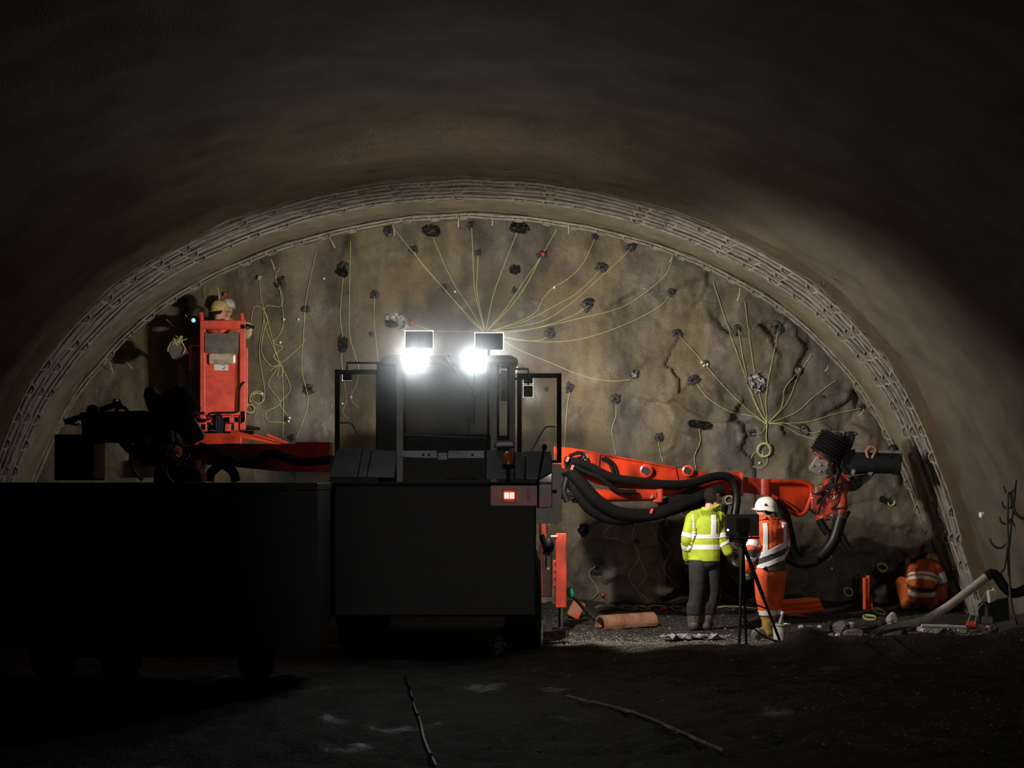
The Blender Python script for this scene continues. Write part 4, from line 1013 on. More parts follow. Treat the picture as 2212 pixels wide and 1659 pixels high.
for e in (-1, 1):
    gl.tube([c + f * .103 * k + r * e * .032 * k + u * .010 * k + (r * math.cos(a) * .022 + u * math.sin(a) * .015) * k for a in np.linspace(0, 6.283, 15)[:-1]], .0025, 5, True)
    gl.tube([c + f * .10 * k + r * e * .055 * k + u * .014 * k, c + f * .02 * k + r * e * .082 * k + u * .014 * k, c - f * .015 * k + r * e * .082 * k + u * .006 * k], .0025, 5)
gl.tube([c + f * .106 * k - r * .010 * k + u * .012 * k, c + f * .106 * k + r * .010 * k + u * .012 * k], .0025, 5)
A.part(gl, 'glasses', 'steel', label='thin framed glasses')
hnd = hand_mesh(J(1574, 1191, -.06), Vector((.78, .05, -.55)), Vector((.1, .9, -.3)), Vector((.3, -.2, .8)), .5, 1.05)
A.part(hnd, 'glove', 'glove', vox=.0055, label='dark work glove')
A.part(hand_mesh(J(1486, 1204, .16), Vector((.1, .3, -1)), Vector((.5, 1, 0)), Vector((1, .4, 0)), .5), 'glove', 'glove', vox=.006)
# the helmet he holds, hanging crown down
hm = thing('safety_helmet', J(1584, 1212, .03), 'white safety helmet held in the gloved hand of the yellow jacket man', 'helmet')
helmet_mesh(J(1590, 1200, .14), Vector((-.45, -.35, .8)), Vector((.12, -.80, -.60)), 1.12).build('shell', 'helmet_white', hm, smooth=True)
MB().tube(cr([J(1572, 1204, .16), J(1574, 1188, .17), J(1590, 1182, .2), J(1604, 1190, .2)], 5), .007, 6).build('chin_strap', 'black', hm)

# ---- man in the orange jacket
d0 = 18.9
zf = GZf(P(1662, 1383, d0).x, d0)
fw = Vector((-.42, .90, 0)).normalized(); side = Vector((fw.y, -fw.x, 0))
B = Person(Vector((J(1662, 1380).x, d0, zf)), 'man in orange and grey high-visibility clothes with white helmet, seen from behind at the tripod')
B.limb('torso', J(1663, 1215), J(1664, 1180), .160, .172, side, .68)
B.limb('torso', J(1664, 1180), J(1663, 1150), .172, .188, side, .62)
B.limb('torso', J(1663, 1150), J(1662, 1136), .188, .14, side, .58)
B.limb('torso', J(1640, 1140), J(1685, 1138, .05), .070, .072)
B.limb('neck', J(1661, 1128), J(1657, 1106), .058, .054)
B.head(J(1654, 1101, .0), Vector((-.92, .40, -.05)), k=1.02)
B.limb('l_arm', J(1638, 1141), J(1625, 1184, -.10), .068, .056); B.limb('l_fore', J(1625, 1184, -.10), J(1614, 1228, -.02), .055, .042)
B.limb('r_arm', J(1688, 1141, .06), J(1692, 1180, .12), .070, .058); B.limb('r_fore', J(1692, 1180, .12), J(1684, 1208, .32), .056, .044)
B.limb('hips', J(1664, 1236), J(1664, 1218), .158, .160, side, .72)
B.limb('l_leg', J(1650, 1240, -.04), J(1650, 1290, -.02), .098, .080); B.limb('l_leg', J(1650, 1290, -.02), J(1658, 1332, .02), .078, .072)
B.limb('r_leg', J(1676, 1240, .05), J(1676, 1285, .20), .098, .080); B.limb('r_leg', J(1676, 1285, .20), J(1668, 1330, .34), .078, .070)
ft = Vector((-.2, .95, 0)).normalized()
for nm, x, dd in (('l_boot', 1660, .02), ('r_boot', 1667, .36)):
    a = J(x, 1335, dd); zb = GZf(a.x, a.y); a.z = zb + .34; B.limb(nm, a, Vector((a.x, a.y, zb + .10)), .074, .062)
    h = Vector((a.x, a.y, zb + .055)) - ft * .02; B.limb(nm, h, h + ft * .17, .052, .046, Vector((ft.y, -ft.x, 0)), .95)
B.finish()
B.shell('trousers', 'hivis_orange', ('hips', 'torso', 'l_leg', 'r_leg', 'l_boot', 'r_boot'), .022, [((0, 0, zz(1222)), (0, 0, -1)), ((0, 0, zf + .31), (0, 0, 1))], label='orange work trousers')
for bn in ('l', 'r'):
    B.shell('reflective_band', 'reflect', (bn + '_leg', bn + '_boot'), .027, cutz(1318, 1328), label='silver reflective cuff')
    B.shell('boot', 'boot_yellow', (bn + '_boot', bn + '_leg'), .014, [((0, 0, zf + .33), (0, 0, -1))], label='muddy yellow rubber boot')
n1 = Vector((.40, 0, -.90)).normalized()           # the bands climb to the right
def bband(y0, y1, off, m, nm, lab, bones=('torso', 'hips')): return B.shell(nm, m, bones, off, [(J(1650, y0), n1), (J(1650, y1), -n1)], label=lab)
B.shell('jacket', 'hivis_orange', ('torso', 'hips', 'neck'), .030, [(J(1650, 1200), -n1), (J(1658, 1120), (0, 0, -1))], label='orange upper jacket back')
B.shell('jacket_skirt', 'grey_cloth', ('torso', 'hips'), .031, [(J(1650, 1200), n1), ((0, 0, zz(1232)), (0, 0, 1))], label='dark grey lower jacket')
B.shell('sleeve', 'hivis_orange', ('l_arm', 'l_fore'), .020); B.shell('sleeve', 'hivis_orange', ('r_arm', 'r_fore'), .020)
bband(1189, 1201, .036, 'reflect', 'reflective_band', 'silver reflective band'); bband(1214, 1225, .036, 'reflect', 'reflective_band', 'silver reflective band')
B.shell('grey_panel', 'grey_cloth', ('l_arm', 'l_fore'), .024, [(J(1622, 1186, -.1), (.2, 0, -1)), (J(1616, 1206, -.1), (-.2, 0, 1))])
armband(B, ('l_arm',), J(1638, 1141), J(1625, 1184, -.10), .72, .98, .028, 'reflect'); armband(B, ('l_fore',), J(1625, 1184, -.10), J(1614, 1228, -.02), .34, .52, .028, 'reflect')
armband(B, ('r_arm',), J(1688, 1141, .06), J(1692, 1180, .12), .70, .98, .028, 'reflect'); armband(B, ('r_fore',), J(1692, 1180, .12), J(1684, 1208, .32), .15, .5, .028, 'reflect')
for xm in (1650, 1691):
    B.shell('shoulder_band', 'reflect', ('torso',), .036, [((P(xm - 4, 0, d0).x, 0, 0), (1, 0, 0)), ((P(xm + 4, 0, d0).x, 0, 0), (-1, 0, 0)), (J(1650, 1192), -n1), ((0, 0, zz(1132)), (0, 0, -1))], label='silver reflective shoulder band')
B.shell('collar', 'hivis_orange', ('neck', 'torso', 'head'), .028, [(J(1658, 1117), Vector((-.3, 0, -.95)).normalized()), (J(1660, 1134), (0, 0, 1))], fn=lambda p: abs(p.x - J(1660, 0).x) < .11, label='orange collar')
B.hair(); B.face_bits(); ho = B.helmet('helmet_white', 'white safety helmet with ear vents')
for e in (-1, 1):
    c = B.hc + B.hr * e * .108 + B.hu * .05 - B.hf * .03
    MB().prism([c + B.hf * .02, c - B.hf * .02, c + B.hu * .03], B.hr * e * .006).build('vent', 'black', ho)
B.part(hand_mesh(J(1614, 1228, -.02), Vector((-.05, .15, -1)), Vector((.6, .8, 0)), Vector((-.3, 1, 0)), .45), 'glove', 'glove_green', vox=.0055, label='green and grey glove')
B.part(hand_mesh(J(1684, 1208, .32), Vector((-.6, .7, -.1)), Vector((-.3, .2, -1)), Vector((0, .3, 1)), .5), 'glove', 'glove', vox=.006)
# lettering across his shoulders
def lettering(pp, text, x, y, h, m):
    cu = bpy.data.curves.new('t', 'FONT'); cu.body = text; cu.size = 1; cu.align_x = 'CENTER'
    o = bpy.data.objects.new('t', cu); COL.objects.link(o); dg = bpy.context.evaluated_depsgraph_get(); dg.update()
    me = bpy.data.meshes.new_from_object(o.evaluated_get(dg)); bpy.data.objects.remove(o)
    bm = bmesh.new(); bm.from_mesh(me); bmesh.ops.triangulate(bm, faces=bm.faces); bmesh.ops.subdivide_edges(bm, edges=bm.edges, cuts=1)
    c = J(x, y); sc = h * d0 / F / .7
    for v in bm.verts:
        q = Vector((c.x + v.co.x * sc, 0, c.z + v.co.y * sc)); hit = pp.bvh.ray_cast(q, Vector((0, 1, 0)))
        v.co = (hit[0] + Vector((0, -.042, 0)) if hit[0] else Vector((q.x, d0 - .16, q.z))) - pp.base
    bm.to_mesh(me); bm.free(); me.materials.clear()
    return link('lettering', me, m, pp.o, None, 'dark faded lettering')
lettering(B, 'KALDHR', 1673, 1152, 5, 'print_blue')
for y in (1156, 1159.5, 1163):                       # a block of small print too fine to read
    lettering(B, '-' * 7, 1673, y + 1.2, 5, 'print_blue')

# ---- man crouching at the foot of the face
d0 = 22.15
zf = P(0, 1316, d0).z
C = Person(Vector((J(1990, 1316).x, d0, zf)), 'crouching man in dirty orange clothes and yellow helmet bent towards the foot of the face')
sx = Vector((1, 0, 0))
C.limb('torso', J(1988, 1268), J(1993, 1248, .10), .165, .178, sx, .75)
C.limb('torso', J(1993, 1248, .10), J(2001, 1230, .26), .178, .172, sx, .72)
C.limb('torso', J(2001, 1230, .26), J(2006, 1222, .36), .165, .12, sx, .7)
C.limb('neck', J(2007, 1220, .36), J(2012, 1217, .44), .06, .06)
C.head(J(2014, 1217, .50), Vector((.15, .75, -.65)), up=(0, .65, .75), k=.98)
C.limb('hips', J(1980, 1280, .0), J(1998, 1282, 0), .150, .150)
C.limb('l_leg', J(1976, 1278, .0), J(1948, 1260, .22), .11, .085); C.limb('l_leg', J(1948, 1260, .22), J(1957, 1300, .02), .082, .065)
C.limb('r_leg', J(2004, 1280, .0), J(2022, 1278, .42), .11, .085); C.limb('r_leg', J(2022, 1278, .42), J(2012, 1302, .12), .082, .065)
for nm, x, dd in (('l_boot', 1958, .02), ('r_boot', 2011, .12)):
    a = J(x, 1300, dd); C.limb(nm, a, Vector((a.x, a.y, zf + .06)), .06, .055); C.limb(nm, Vector((a.x, a.y, zf + .05)), Vector((a.x - .03, a.y + .18, zf + .045)), .05, .042)
C.limb('r_arm', J(2024, 1230, .20), J(2036, 1260, .16), .070, .058); C.limb('r_fore', J(2036, 1260, .16), J(2035, 1290, .28), .056, .045)
C.limb('l_arm', J(1974, 1230, .28), J(1966, 1254, .42), .075, .06); C.limb('l_fore', J(1966, 1254, .42), J(1982, 1280, .6), .056, .044)
C.finish()
C.shell('trousers', 'orange_dull', ('hips', 'l_leg', 'r_leg'), .016, label='dirty orange trousers')
C.shell('jacket_hem', 'black_cloth', ('torso', 'hips'), .030, [(J(1990, 1265), Vector((-.1, .3, -1)).normalized()), (J(1990, 1271), -Vector((-.1, .3, -1)).normalized())])
C.shell('jacket', 'orange_dull', ('torso', 'neck'), .026, label='dirty orange jacket')
C.shell('sleeve', 'orange_dull', ('l_arm', 'l_fore'), .018); C.shell('sleeve', 'orange_dull', ('r_arm', 'r_fore'), .018)
zz = lambda y: P(0, y, d0).z
for y0, y1, sl in ((1237, 1243, .12), (1248, 1256, .08)):
    n_ = Vector((sl, .35, 1)).normalized()
    C.shell('reflective_band', 'reflect_dirty', ('torso',), .031, [(J(1993, y0), -n_), (J(1993, y1), n_)], label='dirty reflective band')
n_ = Vector((0, -.55, 1)).normalized()
C.shell('reflective_band', 'reflect_dirty', ('hips', 'torso'), .034, [(J(1990, 1277, -.1), -n_), (J(1990, 1285, -.1), n_), ((J(1962, 0).x, 0, 0), (1, 0, 0)), ((J(2012, 0).x, 0, 0), (-1, 0, 0))], label='dirty reflective band')
armband(C, ('r_arm',), J(2024, 1230, .20), J(2036, 1260, .16), .30, 1.0, .024, 'reflect_dirty')
for e in 'lr': C.shell('boot', 'boot', (e + '_boot',), .010)
C.hair(); C.face_bits(); C.helmet('helmet_yellow', 'yellow safety helmet')
C.part(hand_mesh(J(2035, 1290, .28), Vector((0, .3, -1)), Vector((-1, .2, 0)), Vector((0, 1, 0)), .6), 'glove', 'glove', vox=.006)
C.part(hand_mesh(J(1982, 1280, .6), Vector((.2, .5, -.8)), Vector((1, .2, 0)), Vector((0, 1, 0)), .6), 'glove', 'glove', vox=.006)

# ---- two men in the basket
def basket_man(x, yh, dd, fw, label, hmat, hl, lean=0):
    global d0
    d0 = KD + dd; k = .93
    top = J(x, yh); zf = P(0, 917, KD + .1).z
    fw = Vector(fw).normalized(); sd = Vector((fw.y, -fw.x, 0)).normalized()
    hc = Vector((top.x, top.y, top.z)); b0 = Vector((hc.x - fw.x * .05, hc.y - fw.y * .05, 0))
    at = lambda h, s_=0, f_=0: Vector((b0.x, b0.y, zf)) + Vector((0, 0, h)) + sd * s_ + Vector((fw.x, fw.y, 0)) * f_
    H = hc.z - zf                                       # height of the head's centre over the basket floor
    p = Person(Vector((b0.x, b0.y, zf)), label, group=None)
    p.limb('torso', at(H * .62), at(H * .80), .155, .175, sd, .62); p.limb('torso', at(H * .80), at(H * .86), .175, .13, sd, .6)
    p.limb('torso', at(H * .85, -.15), at(H * .85, .15), .065, .065)
    p.limb('neck', at(H * .87), hc, .055, .052); p.head(hc, fw, k=.98)
    for e, nm in ((-1, 'l'), (1, 'r')):
        p.limb(nm + '_arm', at(H * .85, e * .17), at(H * .68, e * .22, -.01), .065, .052); p.limb(nm + '_fore', at(H * .68, e * .22, -.01), at(H * .53, e * .22, .04), .05, .04)
        p.limb(nm + '_leg', at(H * .56, e * .085), at(H * .30, e * .09, .02), .095, .075); p.limb(nm + '_leg', at(H * .30, e * .09, .02), at(.12, e * .09), .072, .06)
        p.limb(nm + '_boot', at(.12, e * .09), at(.06, e * .09, .12), .058, .045)
    p.limb('hips', at(H * .57), at(H * .62), .15, .155, sd, .68)
    p.finish(.014)
    p.shell('jacket', 'hivis_orange', ('torso', 'hips', 'neck'), .026, [(at(H * .90), (0, 0, -1))], label='orange work jacket')
    for e in 'lr':
        p.shell('sleeve', 'hivis_orange', (e + '_arm', e + '_fore'), .018); p.shell('boot', 'boot', (e + '_boot',), .010)
    p.shell('trousers', 'orange_dull', ('l_leg', 'r_leg', 'hips'), .018)
    n_ = Vector((0, 0, 1)); c = at(H * .72)
    p.shell('reflective_band', 'reflect_dirty', ('torso',), .031, [(c + n_ * .025, -n_), (c - n_ * .025, n_)], label='reflective band')
    p.hair(); p.face_bits(); p.helmet(hmat, hl)
    for e, s_ in ((-1, 'l'), (1, 'r')):
        p.part(hand_mesh(at(H * .53, e * .22, .04), Vector((fw.x * .2, fw.y * .2, -1)), -sd * e, Vector((fw.x, fw.y, 0)), .4), 'glove', 'glove', vox=.006)
    return p
basket_man(475, 671, .38, (.75, .65, -.1), 'man with dirty yellow helmet standing in the red basket', 'helmet_yellow', 'dirty yellow safety helmet')
basket_man(492, 666, .95, (.6, -.75, -.15), 'man with dirty white helmet standing in the red basket', 'helmet_dirty', 'dirty white safety helmet')
# ------------------------------------------------------------------ blast holes, wires and plastic on the face
def blot(seed, r=1.0, n=26, h=.35):
    """irregular torn crater rim of radius about r lying in the XZ plane, bulging towards -Y"""
    rnd = random.Random(seed); mb = MB(); rad = [rnd.uniform(.7, 1.15) for _ in range(n)]; rad = [(rad[k - 1] + rad[k] * 2 + rad[(k + 1) % n]) / 4 * (1.3 if rnd.random() < .12 else 1) for k in range(n)]
    rows = [(.30, -.02), (.45, -.30 * h), (.75, -.20 * h), (1.25, .12)]
    v = []
    for f_, y in rows:
        for k in range(n):
            a = 2 * math.pi * k / n; q = r * f_ * (1 if f_ < .4 else rad[k])
            v.append(Vector((math.cos(a) * q, y * r * rnd.uniform(.4, 1.5), math.sin(a) * q)))
    f = [(i * n + k, i * n + (k + 1) % n, (i + 1) * n + (k + 1) % n, (i + 1) * n + k) for i in range(3) for k in range(n)]
    mb.add(v, f); mb.add([Vector((math.cos(2 * math.pi * k / n) * .33 * r, .02, math.sin(2 * math.pi * k / n) * .33 * r)) for k in range(n)], [tuple(range(n))])
    return mb
HOLES = [(840, 500, 1), (893, 540, 1), (1019, 488, 1), (1033, 548, 1), (1111, 628, .8), (1171, 550, 1.2), (1300, 578, 1), (1285, 512, 1), (1362, 535, 1.1), (1449, 632, 1), (1270, 657, 1.2), (1189, 720, 1.2), (960, 622, .8), (1462, 720, 1), (1497, 822, 1), (1526, 785, .7),
         (1594, 708, .8), (1680, 706, 1.2), (1723, 802, 1.1), (1862, 880, .7), (1624, 936, 1.1), (1732, 924, 1), (1230, 838, 1), (1330, 862, 1), (1424, 945, 1.1), (742, 578, 1.3), (740, 735, 1.5), (810, 636, .9), (605, 612, 1.1), (660, 668, .8), (668, 840, 1.1), (618, 905, .8), (802, 722, .7),
         (1290, 1228, 1.3), (1375, 1170, .9), (1440, 1130, 1.2), (1840, 1280, 1.1), (1805, 942, 1), (1915, 1078, .9), (1905, 1225, 1), (1705, 1080, .8), (630, 945, .7), (1180, 840, .6)]
proto = [blot(s_, .075) for s_ in range(6)]
pm = []
for mb in proto:
    me = bpy.data.meshes.new('blast_hole'); me.from_pydata(mb.v, [], mb.f); me.materials.append(M['film_dark']); me.materials.append(M['hole'])
    me.polygons[-1].material_index = 1; pm.append(me)
rnd = random.Random(21)
for i, (x, y, s_) in enumerate(HOLES):
    o = bpy.data.objects.new('blast_hole', pm[i % 6]); COL.objects.link(o); o.parent = FACE
    o.location = on_face(x, y, .035); o.rotation_euler = (0, rnd.uniform(0, 6.28), 0); s_ *= .8 * rnd.uniform(.8, 1.15); o.scale = (s_ * rnd.uniform(.8, 1.3), s_, s_)

def crumple(w_, h_, seed, fold=.06, n=14):
    """a crumpled sheet of film with real thickness, w_ by h_ metres in the XZ plane"""
    rnd = np.random.RandomState(seed); U, V = np.meshgrid(np.linspace(-1, 1, n), np.linspace(-1, 1, n))
    X = U * w_ / 2 * (1 + .25 * gnoise(U * 2 + seed, V * 2, seed)) ; Z = V * h_ / 2 * (1 + .3 * gnoise(U * 2, V * 2 + seed, seed + 3))
    k = np.clip(1.25 - np.hypot(U, V) * .45, .45, 1); X = X * k; Z = Z * k
    Y = -fold * np.abs(fbm(U * 2.2 + seed, V * 2.2, 3, seed + 5)) * 2 + rnd.uniform(-.2, .2, U.shape) * fold
    mb = MB(); vv = [Vector((X[i, j], Y[i, j], Z[i, j])) for i in range(n) for j in range(n)]
    ff = [(i * n + j, i * n + j + 1, (i + 1) * n + j + 1, (i + 1) * n + j) for i in range(n - 1) for j in range(n - 1) if (i + j * 7 + seed) % 11 or 3 < i < n - 4]
    mb.add(vv, ff); return mb
def film(px, py, w_, h_, seed, m, label, ang=0, fold=.06):
    mb = crumple(w_ * FD / F, h_ * FD / F, seed, fold); c = on_face(px, py, .06 if (px, py) != (845, 700) else .15); R = Matrix.Rotation(math.radians(ang), 3, 'Y')
    mb.v = [c + R @ q for q in mb.v]
    o = mb.build('plastic_film', m, None, label, 'plastic film', 'plastic film on the rock face', recalc=False)
    so = o.modifiers.new('thick', 'SOLIDIFY'); so.thickness = .004
    return o
film(858, 695, 62, 40, 1, 'film_pale', 'large torn black and white film on the face by the roof floodlights', 20, .10)
film(845, 700, 30, 20, 2, 'film_dark', 'dark film wad beside the large torn white film', 20, .10)
film(1632, 828, 52, 44, 3, 'film_pale', 'silver crumpled film above the right hand wire knot', 50, .12)
film(1510, 917, 62, 22, 4, 'film_dark', 'long dark film strip above the red boom', 6, .08)
film(932, 500, 48, 28, 5, 'film_dark', 'dark film sheet under the crown at the second wire', 8, .05)
film(1122, 494, 52, 28, 6, 'film_dark', 'dark film sheet under the crown at the sixth wire', 6, .06)
film(1369, 808, 20, 24, 7, 'film_pale', 'silver film scrap at the end of the longest low wire', 30, .08)
film(1112, 583, 30, 24, 8, 'film_dark', 'dull dark film patch between two wires over the cab', 0, .04)
film(1738, 930, 14, 26, 9, 'film_pale', 'small silver film scrap below the right hand wire knot', -20, .06)
film(1436, 1128, 30, 26, 10, 'film_pale', 'torn silver film behind the yellow jacket man', 30, .08)
film(1265, 1075 + 70, 40, 34, 11, 'film_dark', 'wet dark film under the boom hoses', 15, .08)
film(1835, 936, 30, 12, 12, 'film_pale', 'glinting film scrap behind the hose drum', 10, .05)
film(1905, 1078, 14, 18, 13, 'film_dark', 'dark film scrap at the hole right of the drill head', 0, .05)
film(562, 601, 14, 12, 14, 'film_white', 'small pale film wad high on the face by the arch', 10, .06)
film(1722, 800, 20, 20, 15, 'film_pale', 'pale film tuft at the hole below the arch', 30, .06)
film(1900, 1240, 40, 34, 16, 'film_dark', 'dark film drooping beside the crouching man', 40, .08)
film(1488, 1235, 16, 70, 17, 'film_pale', 'long glinting film strip hanging behind the yellow jacket man', -16, .08)
film(740, 590, 30, 22, 18, 'film_dark', 'black torn film at the upper hole over the open door', 20, .07)
film(742, 745, 24, 40, 19, 'film_dark', 'black torn film at the lower hole over the open door', 0, .06)

film(258, 868, 18, 20, 20, 'film_pale', 'crumpled silver film glinting behind the black drill head below the basket', 20, .08)
film(172, 908, 34, 22, 21, 'film_pale', 'crumpled silver film at the springing beside the black feed box', 10, .10)

def red_cap(px, py, label):
    c = on_face(px, py, .06); mb = MB(); mb.ball(c, (.030, .03, .030), 14, 8); mb.cyl(c, c + Vector((0, .06, 0)), .018, 10)
    return mb.build('hole_plug', 'red_plastic', None, label, 'plug', smooth=True)
red_cap(1173, 549, 'round red plug in a blast hole under the crown'); red_cap(891, 697, 'round red plug beside the large torn white film')
red_cap(486, 636, 'small orange-red plug above the basket'); red_cap(1302, 1285, 'red plug at the foot of the face by the wire coils')

def wire(pts, label, group, r=.005, m='yellow_wire', lift=.03, name='detonator_wire', floor=False):
    q = cr([Vector((x, y, 0)) for x, y in pts], 7 if floor else 16)
    if floor: w3 = [on_floor(p.x, p.y, .03) for p in q]
    else:                                            # pulled taut: bridges the hollows, stays proud of the bumps
        ds = [on_face(p.x, p.y, lift).y for p in q]; nd = len(ds)
        ds = [min(ds[max(0, i - 2):i + 3]) for i in range(nd)]; ds = [sum(ds[max(0, i - 2):i + 3]) / len(ds[max(0, i - 2):i + 3]) for i in range(nd)]
        w3 = [P(p.x, p.y, d) for p, d in zip(q, ds)]
    return MB().tube(w3, r, 5).build(name, m, None, label, 'wire', group, smooth=True)
G1 = 'wires of the knot over the cab'; fan1 = []; fan2 = []
ORD = 'first second third fourth fifth sixth seventh eighth ninth tenth eleventh twelfth thirteenth fourteenth fifteenth sixteenth seventeenth'.split()
for pts in ([(848, 490), (880, 530), (960, 625), (1010, 680), (1041, 713)], [(893, 542), (915, 575), (965, 630), (1015, 690), (1042, 714)], [(925, 486), (955, 560), (985, 620), (1015, 665), (1043, 714)], [(1019, 492), (1023, 590), (1028, 640), (1046, 713)],
            [(1033, 552), (1030, 620), (1036, 660), (1047, 714)], [(1122, 490), (1090, 570), (1065, 640), (1050, 713)], [(1203, 495), (1165, 560), (1130, 610), (1090, 670), (1052, 714)], [(1170, 552), (1140, 610), (1105, 660), (1054, 714)],
            [(1285, 515), (1262, 565), (1230, 600), (1197, 620), (1175, 642), (1150, 680), (1070, 713)], [(1300, 580), (1250, 630), (1190, 665), (1130, 695), (1060, 714)], [(1365, 532), (1340, 560), (1290, 605), (1240, 650), (1180, 690), (1120, 705), (1062, 714)],
            [(1272, 660), (1230, 685), (1150, 710), (1065, 716)], [(1452, 566), (1430, 602), (1350, 660), (1250, 688), (1130, 714), (1070, 717)], [(1449, 635), (1420, 665), (1340, 705), (1250, 733), (1170, 738), (1090, 728), (1050, 717)],
            [(1190, 722), (1165, 735), (1120, 735), (1085, 726), (1050, 717)], [(1362, 820), (1320, 823), (1260, 812), (1180, 780), (1120, 755), (1085, 735), (1050, 717)], [(898, 702), (940, 715), (1000, 716), (1045, 716)]):
    fan1.append(pts)
G2 = 'wires of the knot above the red boom'
for pts in ([(1464, 722), (1500, 760), (1560, 830), (1610, 880), (1655, 915)], [(1500, 822), (1530, 860), (1580, 890), (1630, 900), (1655, 916)], [(1540, 608), (1570, 700), (1605, 800), (1630, 870), (1656, 915)], [(1595, 712), (1610, 800), (1632, 870), (1656, 914)],
            [(1609, 652), (1620, 740), (1635, 830), (1656, 912)], [(1682, 708), (1670, 770), (1655, 850), (1657, 912)], [(1718, 810), (1695, 840), (1688, 880), (1660, 913)], [(1752, 768), (1725, 810), (1700, 870), (1660, 914)], [(1805, 822), (1760, 855), (1720, 890), (1662, 914)],
            [(1860, 882), (1800, 895), (1740, 912), (1662, 914)], [(1625, 938), (1645, 935), (1656, 918)], [(1772, 950), (1730, 940), (1690, 918), (1660, 915)], [(1832, 935), (1780, 930), (1750, 935), (1700, 915), (1662, 915)], [(1657, 915), (1655, 945), (1660, 968)]):
    fan2.append(pts)
def fan(lst, cx, cy, a0, lab, grp):
    lst.sort(key=lambda p: (math.atan2(p[0][1] - cy, p[0][0] - cx) - a0) % (2 * math.pi))     # clockwise
    for i, p in enumerate(lst): wire(p, lab % ORD[i], grp)
fan(fan1, 1047, 716, math.pi - .15, '%s yellow wire clockwise round the knot over the cab, from the torn white film', G1)
fan(fan2[:-1], 1657, 915, math.pi / 2, '%s yellow wire clockwise round the knot above the red boom, from its hanging coil', G2)
wire(fan2[-1], 'yellow wire stem from the knot above the red boom down to its coil', G2, .009)
G3 = 'wires of the tangle beside the basket'
for pts in ([(560, 605), (565, 650), (580, 700), (590, 740), (604, 785)], [(605, 577), (595, 600), (610, 640), (605, 662), (578, 660), (570, 675), (575, 712), (605, 785)], [(604, 615), (612, 690), (605, 720), (590, 740), (610, 750), (590, 770), (606, 785)], [(660, 668), (655, 720), (655, 740), (625, 770), (606, 785)],
            [(605, 786), (585, 790), (565, 760), (570, 715), (578, 690), (565, 665), (548, 665), (541, 705)], [(570, 690), (560, 760), (570, 830), (572, 850), (565, 870), (545, 866), (552, 850), (572, 856)], [(605, 787), (580, 830), (605, 870), (575, 890), (580, 910), (617, 913)], [(607, 787), (627, 840), (605, 870), (615, 890), (625, 903)], [(609, 790), (612, 860), (611, 945)],
            [(606, 788), (590, 796), (584, 802)], [(606, 788), (600, 808), (604, 820)], [(606, 788), (612, 800), (606, 815)], [(604, 786), (596, 775), (592, 766)]):
    wire(pts, 'thin yellow detonator wire hanging in the tangle beside the red basket', G3)
G4 = 'wires hanging above the open left door'
for pts in ([(757, 520), (755, 640), (755, 720), (765, 760), (775, 795), (770, 830), (758, 860), (776, 882)], [(742, 590), (735, 680), (742, 740), (738, 780), (748, 860), (740, 890), (752, 905)], [(809, 642), (809, 700), (815, 760), (818, 800)], [(684, 540), (662, 640), (655, 730), (652, 800), (665, 870), (640, 948)]):
    wire(pts, 'long yellow wire hanging down the face between basket and cab', G4)
G5 = 'wires hanging behind the red boom'; drops = []
for pts in ([(1231, 842), (1225, 880), (1220, 950), (1218, 978)], [(1331, 866), (1330, 900), (1322, 930), (1330, 982)], [(1510, 925), (1512, 955), (1500, 985), (1503, 1012)], [(1421, 948), (1425, 970), (1432, 998)]):
    drops.append(pts)
for i, p in enumerate(sorted(drops)): wire(p, '%s yellow wire dropping behind the red boom, counted from the open cab door' % ORD[i], G5)
G6 = 'wires hanging low on the face'
for pts in ([(1328, 1128), (1306, 1148), (1310, 1162), (1336, 1163)], [(1377, 1120), (1366, 1160), (1380, 1200), (1368, 1225), (1358, 1240), (1370, 1268), (1402, 1298)], [(1379, 1202), (1396, 1245), (1376, 1270), (1388, 1296)], [(1430, 1125), (1428, 1160), (1448, 1190), (1434, 1230), (1466, 1275), (1446, 1290)], [(1287, 1222), (1272, 1240), (1292, 1275), (1280, 1292)], [(1484, 1200), (1476, 1215), (1492, 1228), (1478, 1242)], [(1468, 1095), (1472, 1112), (1488, 1116)], [(1560, 1240), (1546, 1268), (1556, 1292)]):
    wire(pts, 'yellow wire hanging low on the face by the two standing men', G6)
def coil(c, r, n, axis, label, group=None, m='yellow_wire', jit=.12, seed=0, rt=.006):
    rnd = random.Random(seed); ax = Vector(axis).normalized(); u = ax.orthogonal().normalized(); q = ax.cross(u); pts = []
    for i in range(n * 14):
        a = 2 * math.pi * i / 14; rr = r * (1 + jit * math.sin(i * .37 + seed) + rnd.uniform(-.03, .03)); pts.append(Vector(c) + (u * math.cos(a) + q * math.sin(a)) * rr + ax * (rt * .9 * (i / 14) + rnd.uniform(0, .006)))
    return MB().tube(pts, rt, 6).build('wire_coil', m, None, label, 'wire coil', group, smooth=True)
coil(on_face(1650, 972, .05), .098, 6, (0, -1, 0), 'coil of yellow wire hanging below the right hand knot', seed=1, rt=.008)
coil(on_face(1642, 990, .04), .13, 1, (0, -1, 0), 'loose single loop of yellow wire below the hanging coil', seed=2, jit=.25)
coil(on_face(541, 883, .05), .06, 4, (0, -1, 0), 'small coil of yellow wire at the basket side rail', seed=3)
coil(on_face(558, 862, .05), .10, 2, (0, -1, .3), 'loose loop of yellow wire beside the basket', seed=4, jit=.3)
coil(on_face(1575, 1080, .05), .06, 3, (0, -1, 0), 'small coil of yellow wire beside the jacket man\'s face', seed=5)
coil(on_face(1832, 1280, .06), .065, 4, (0, -1, .6), 'yellow wire ring in a blast hole above the orange tubes', seed=6, rt=.009)
